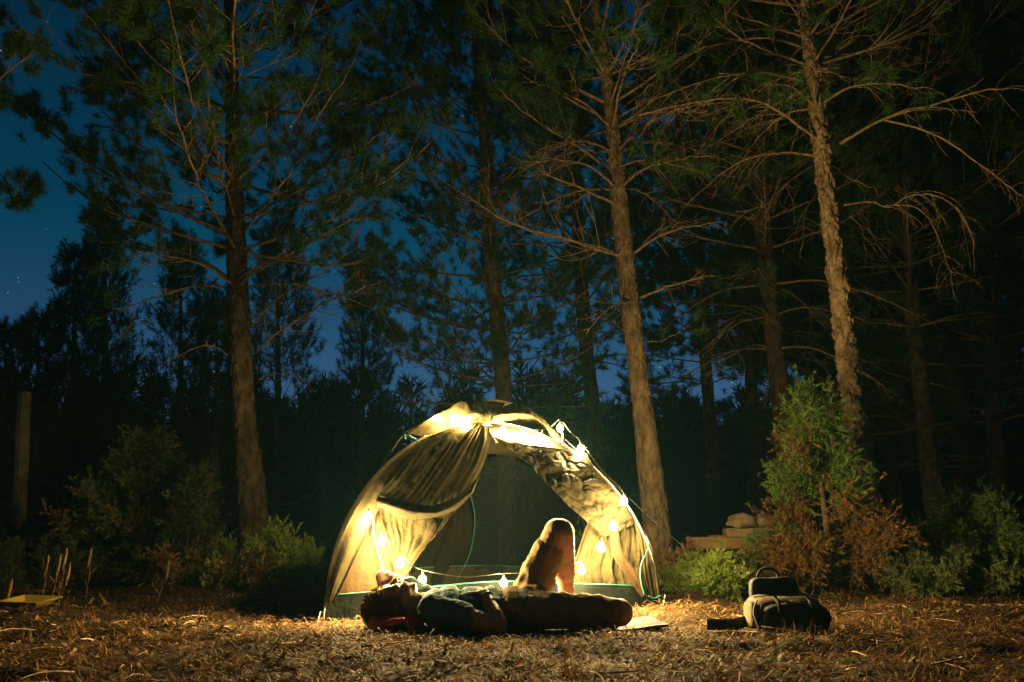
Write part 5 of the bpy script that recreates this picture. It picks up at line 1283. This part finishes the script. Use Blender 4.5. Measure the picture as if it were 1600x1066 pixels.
def ribbon(pts, w, th, wdir, n=30):
    P = spline(pts, n); T = unit(np.gradient(P, axis=0)); S_ = unit(np.asarray(wdir, float)[None] - T * (T @ np.asarray(wdir, float))[:, None]); N_ = np.cross(T, S_)
    V = np.stack([P - S_ * w / 2 - N_ * th / 2, P + S_ * w / 2 - N_ * th / 2, P + S_ * w / 2 + N_ * th / 2, P - S_ * w / 2 + N_ * th / 2], 1)
    i = np.arange(n * 4).reshape(n, 4)
    return V.reshape(-1, 3), [np.stack([i[:-1], np.roll(i[:-1], -1, 1), np.roll(i[1:], -1, 1), i[1:]], -1).reshape(-1, 4), np.array([i[0, ::-1], i[-1]])]
sx0 = at(1105, 985, YK)[0]
build("shoulder_strap", *ribbon([(cx - wx * .9, YK + 0.06, zg + .05), (cx - wx - 0.05, YK + 0.02, zg + .034), (sx0 + 0.07, YK - 0.0, zg + .03), (sx0, YK + 0.0, zg + .032)], 0.050, 0.012, (0, .35, 1)), M['packdark'], pack)
build("side_strap", *ribbon([(cx - wx * .93, YK - 0.08, zg + hz * 1.75), (cx - wx * 1.06, YK - 0.09, zg + hz * 1.1), (cx - wx * .95, YK - 0.10, zg + hz * .25)], 0.02, 0.004, (0, 1, 0)), M['packdark'], pack)
build("side_strap", *ribbon([(cx + wx * .95, YK - 0.05, zg + hz * 1.4), (cx + wx * 1.12, YK - 0.07, zg + hz * .9), (cx + wx * 1.02, YK - 0.07, zg + hz * .3)], 0.018, 0.004, (0, 1, 0)), M['packdark'], pack)
for bx_ in (-0.45, 0.45):
    xq = cx + 0.012 + wx * bx_
    build("webbing", *ribbon([(xq, YK - 0.06, zg + hz * 1.93), (xq, YK - 0.118, zg + hz * 1.55), (xq, YK - 0.134, zg + hz * .95), (xq, YK - 0.128, zg + hz * .35)], 0.018, 0.003, (1, 0, 0)), M['strapgrey'], pack)
    build("buckle", *box((xq, YK - 0.137, zg + hz * 1.12), 0.027, 0.008, 0.032, 0, 0.003), M['packdark'], pack)
build("top_seam", *tubes(spline([(cx - wx * .93, YK - 0.03, zg + hz * 1.86), (cx - wx * .5, YK - 0.06, zg + hz * 1.97), (cx + wx * .5, YK - 0.06, zg + hz * 1.97), (cx + wx * .93, YK - 0.03, zg + hz * 1.86)], 30)[None], np.full((1, 30), 0.003), 5), M['packdark'], pack)
build("zip", *tubes(spline([(cx - wx * .84, YK - 0.085, zg + hz * .6), (cx - wx * .78, YK - 0.09, zg + hz * 1.56), (cx, YK - 0.095, zg + hz * 1.66), (cx + wx * .8, YK - 0.09, zg + hz * 1.56), (cx + wx * .88, YK - 0.085, zg + hz * .6)], 40)[None], np.full((1, 40), 0.0035), 6), M['packdark'], pack)

# ------------------------------------------------------------------ faint tinted haze, added to lift the dark tones
m, n, l, b = new_mat("added_haze"); n.remove(b)
pv = n.new("ShaderNodeVolumePrincipled"); pv.inputs["Color"].default_value = (0.26, 0.75, 1.0, 1); pv.inputs["Density"].default_value = 0.0010; pv.inputs["Anisotropy"].default_value = 0.2
l.new(pv.outputs[0], n["Material Output"].inputs["Volume"])
v, f = box((0, 180, 12.0), 620, 520, 27)
build("haze", v, f, m, kind="stuff", smooth=False)
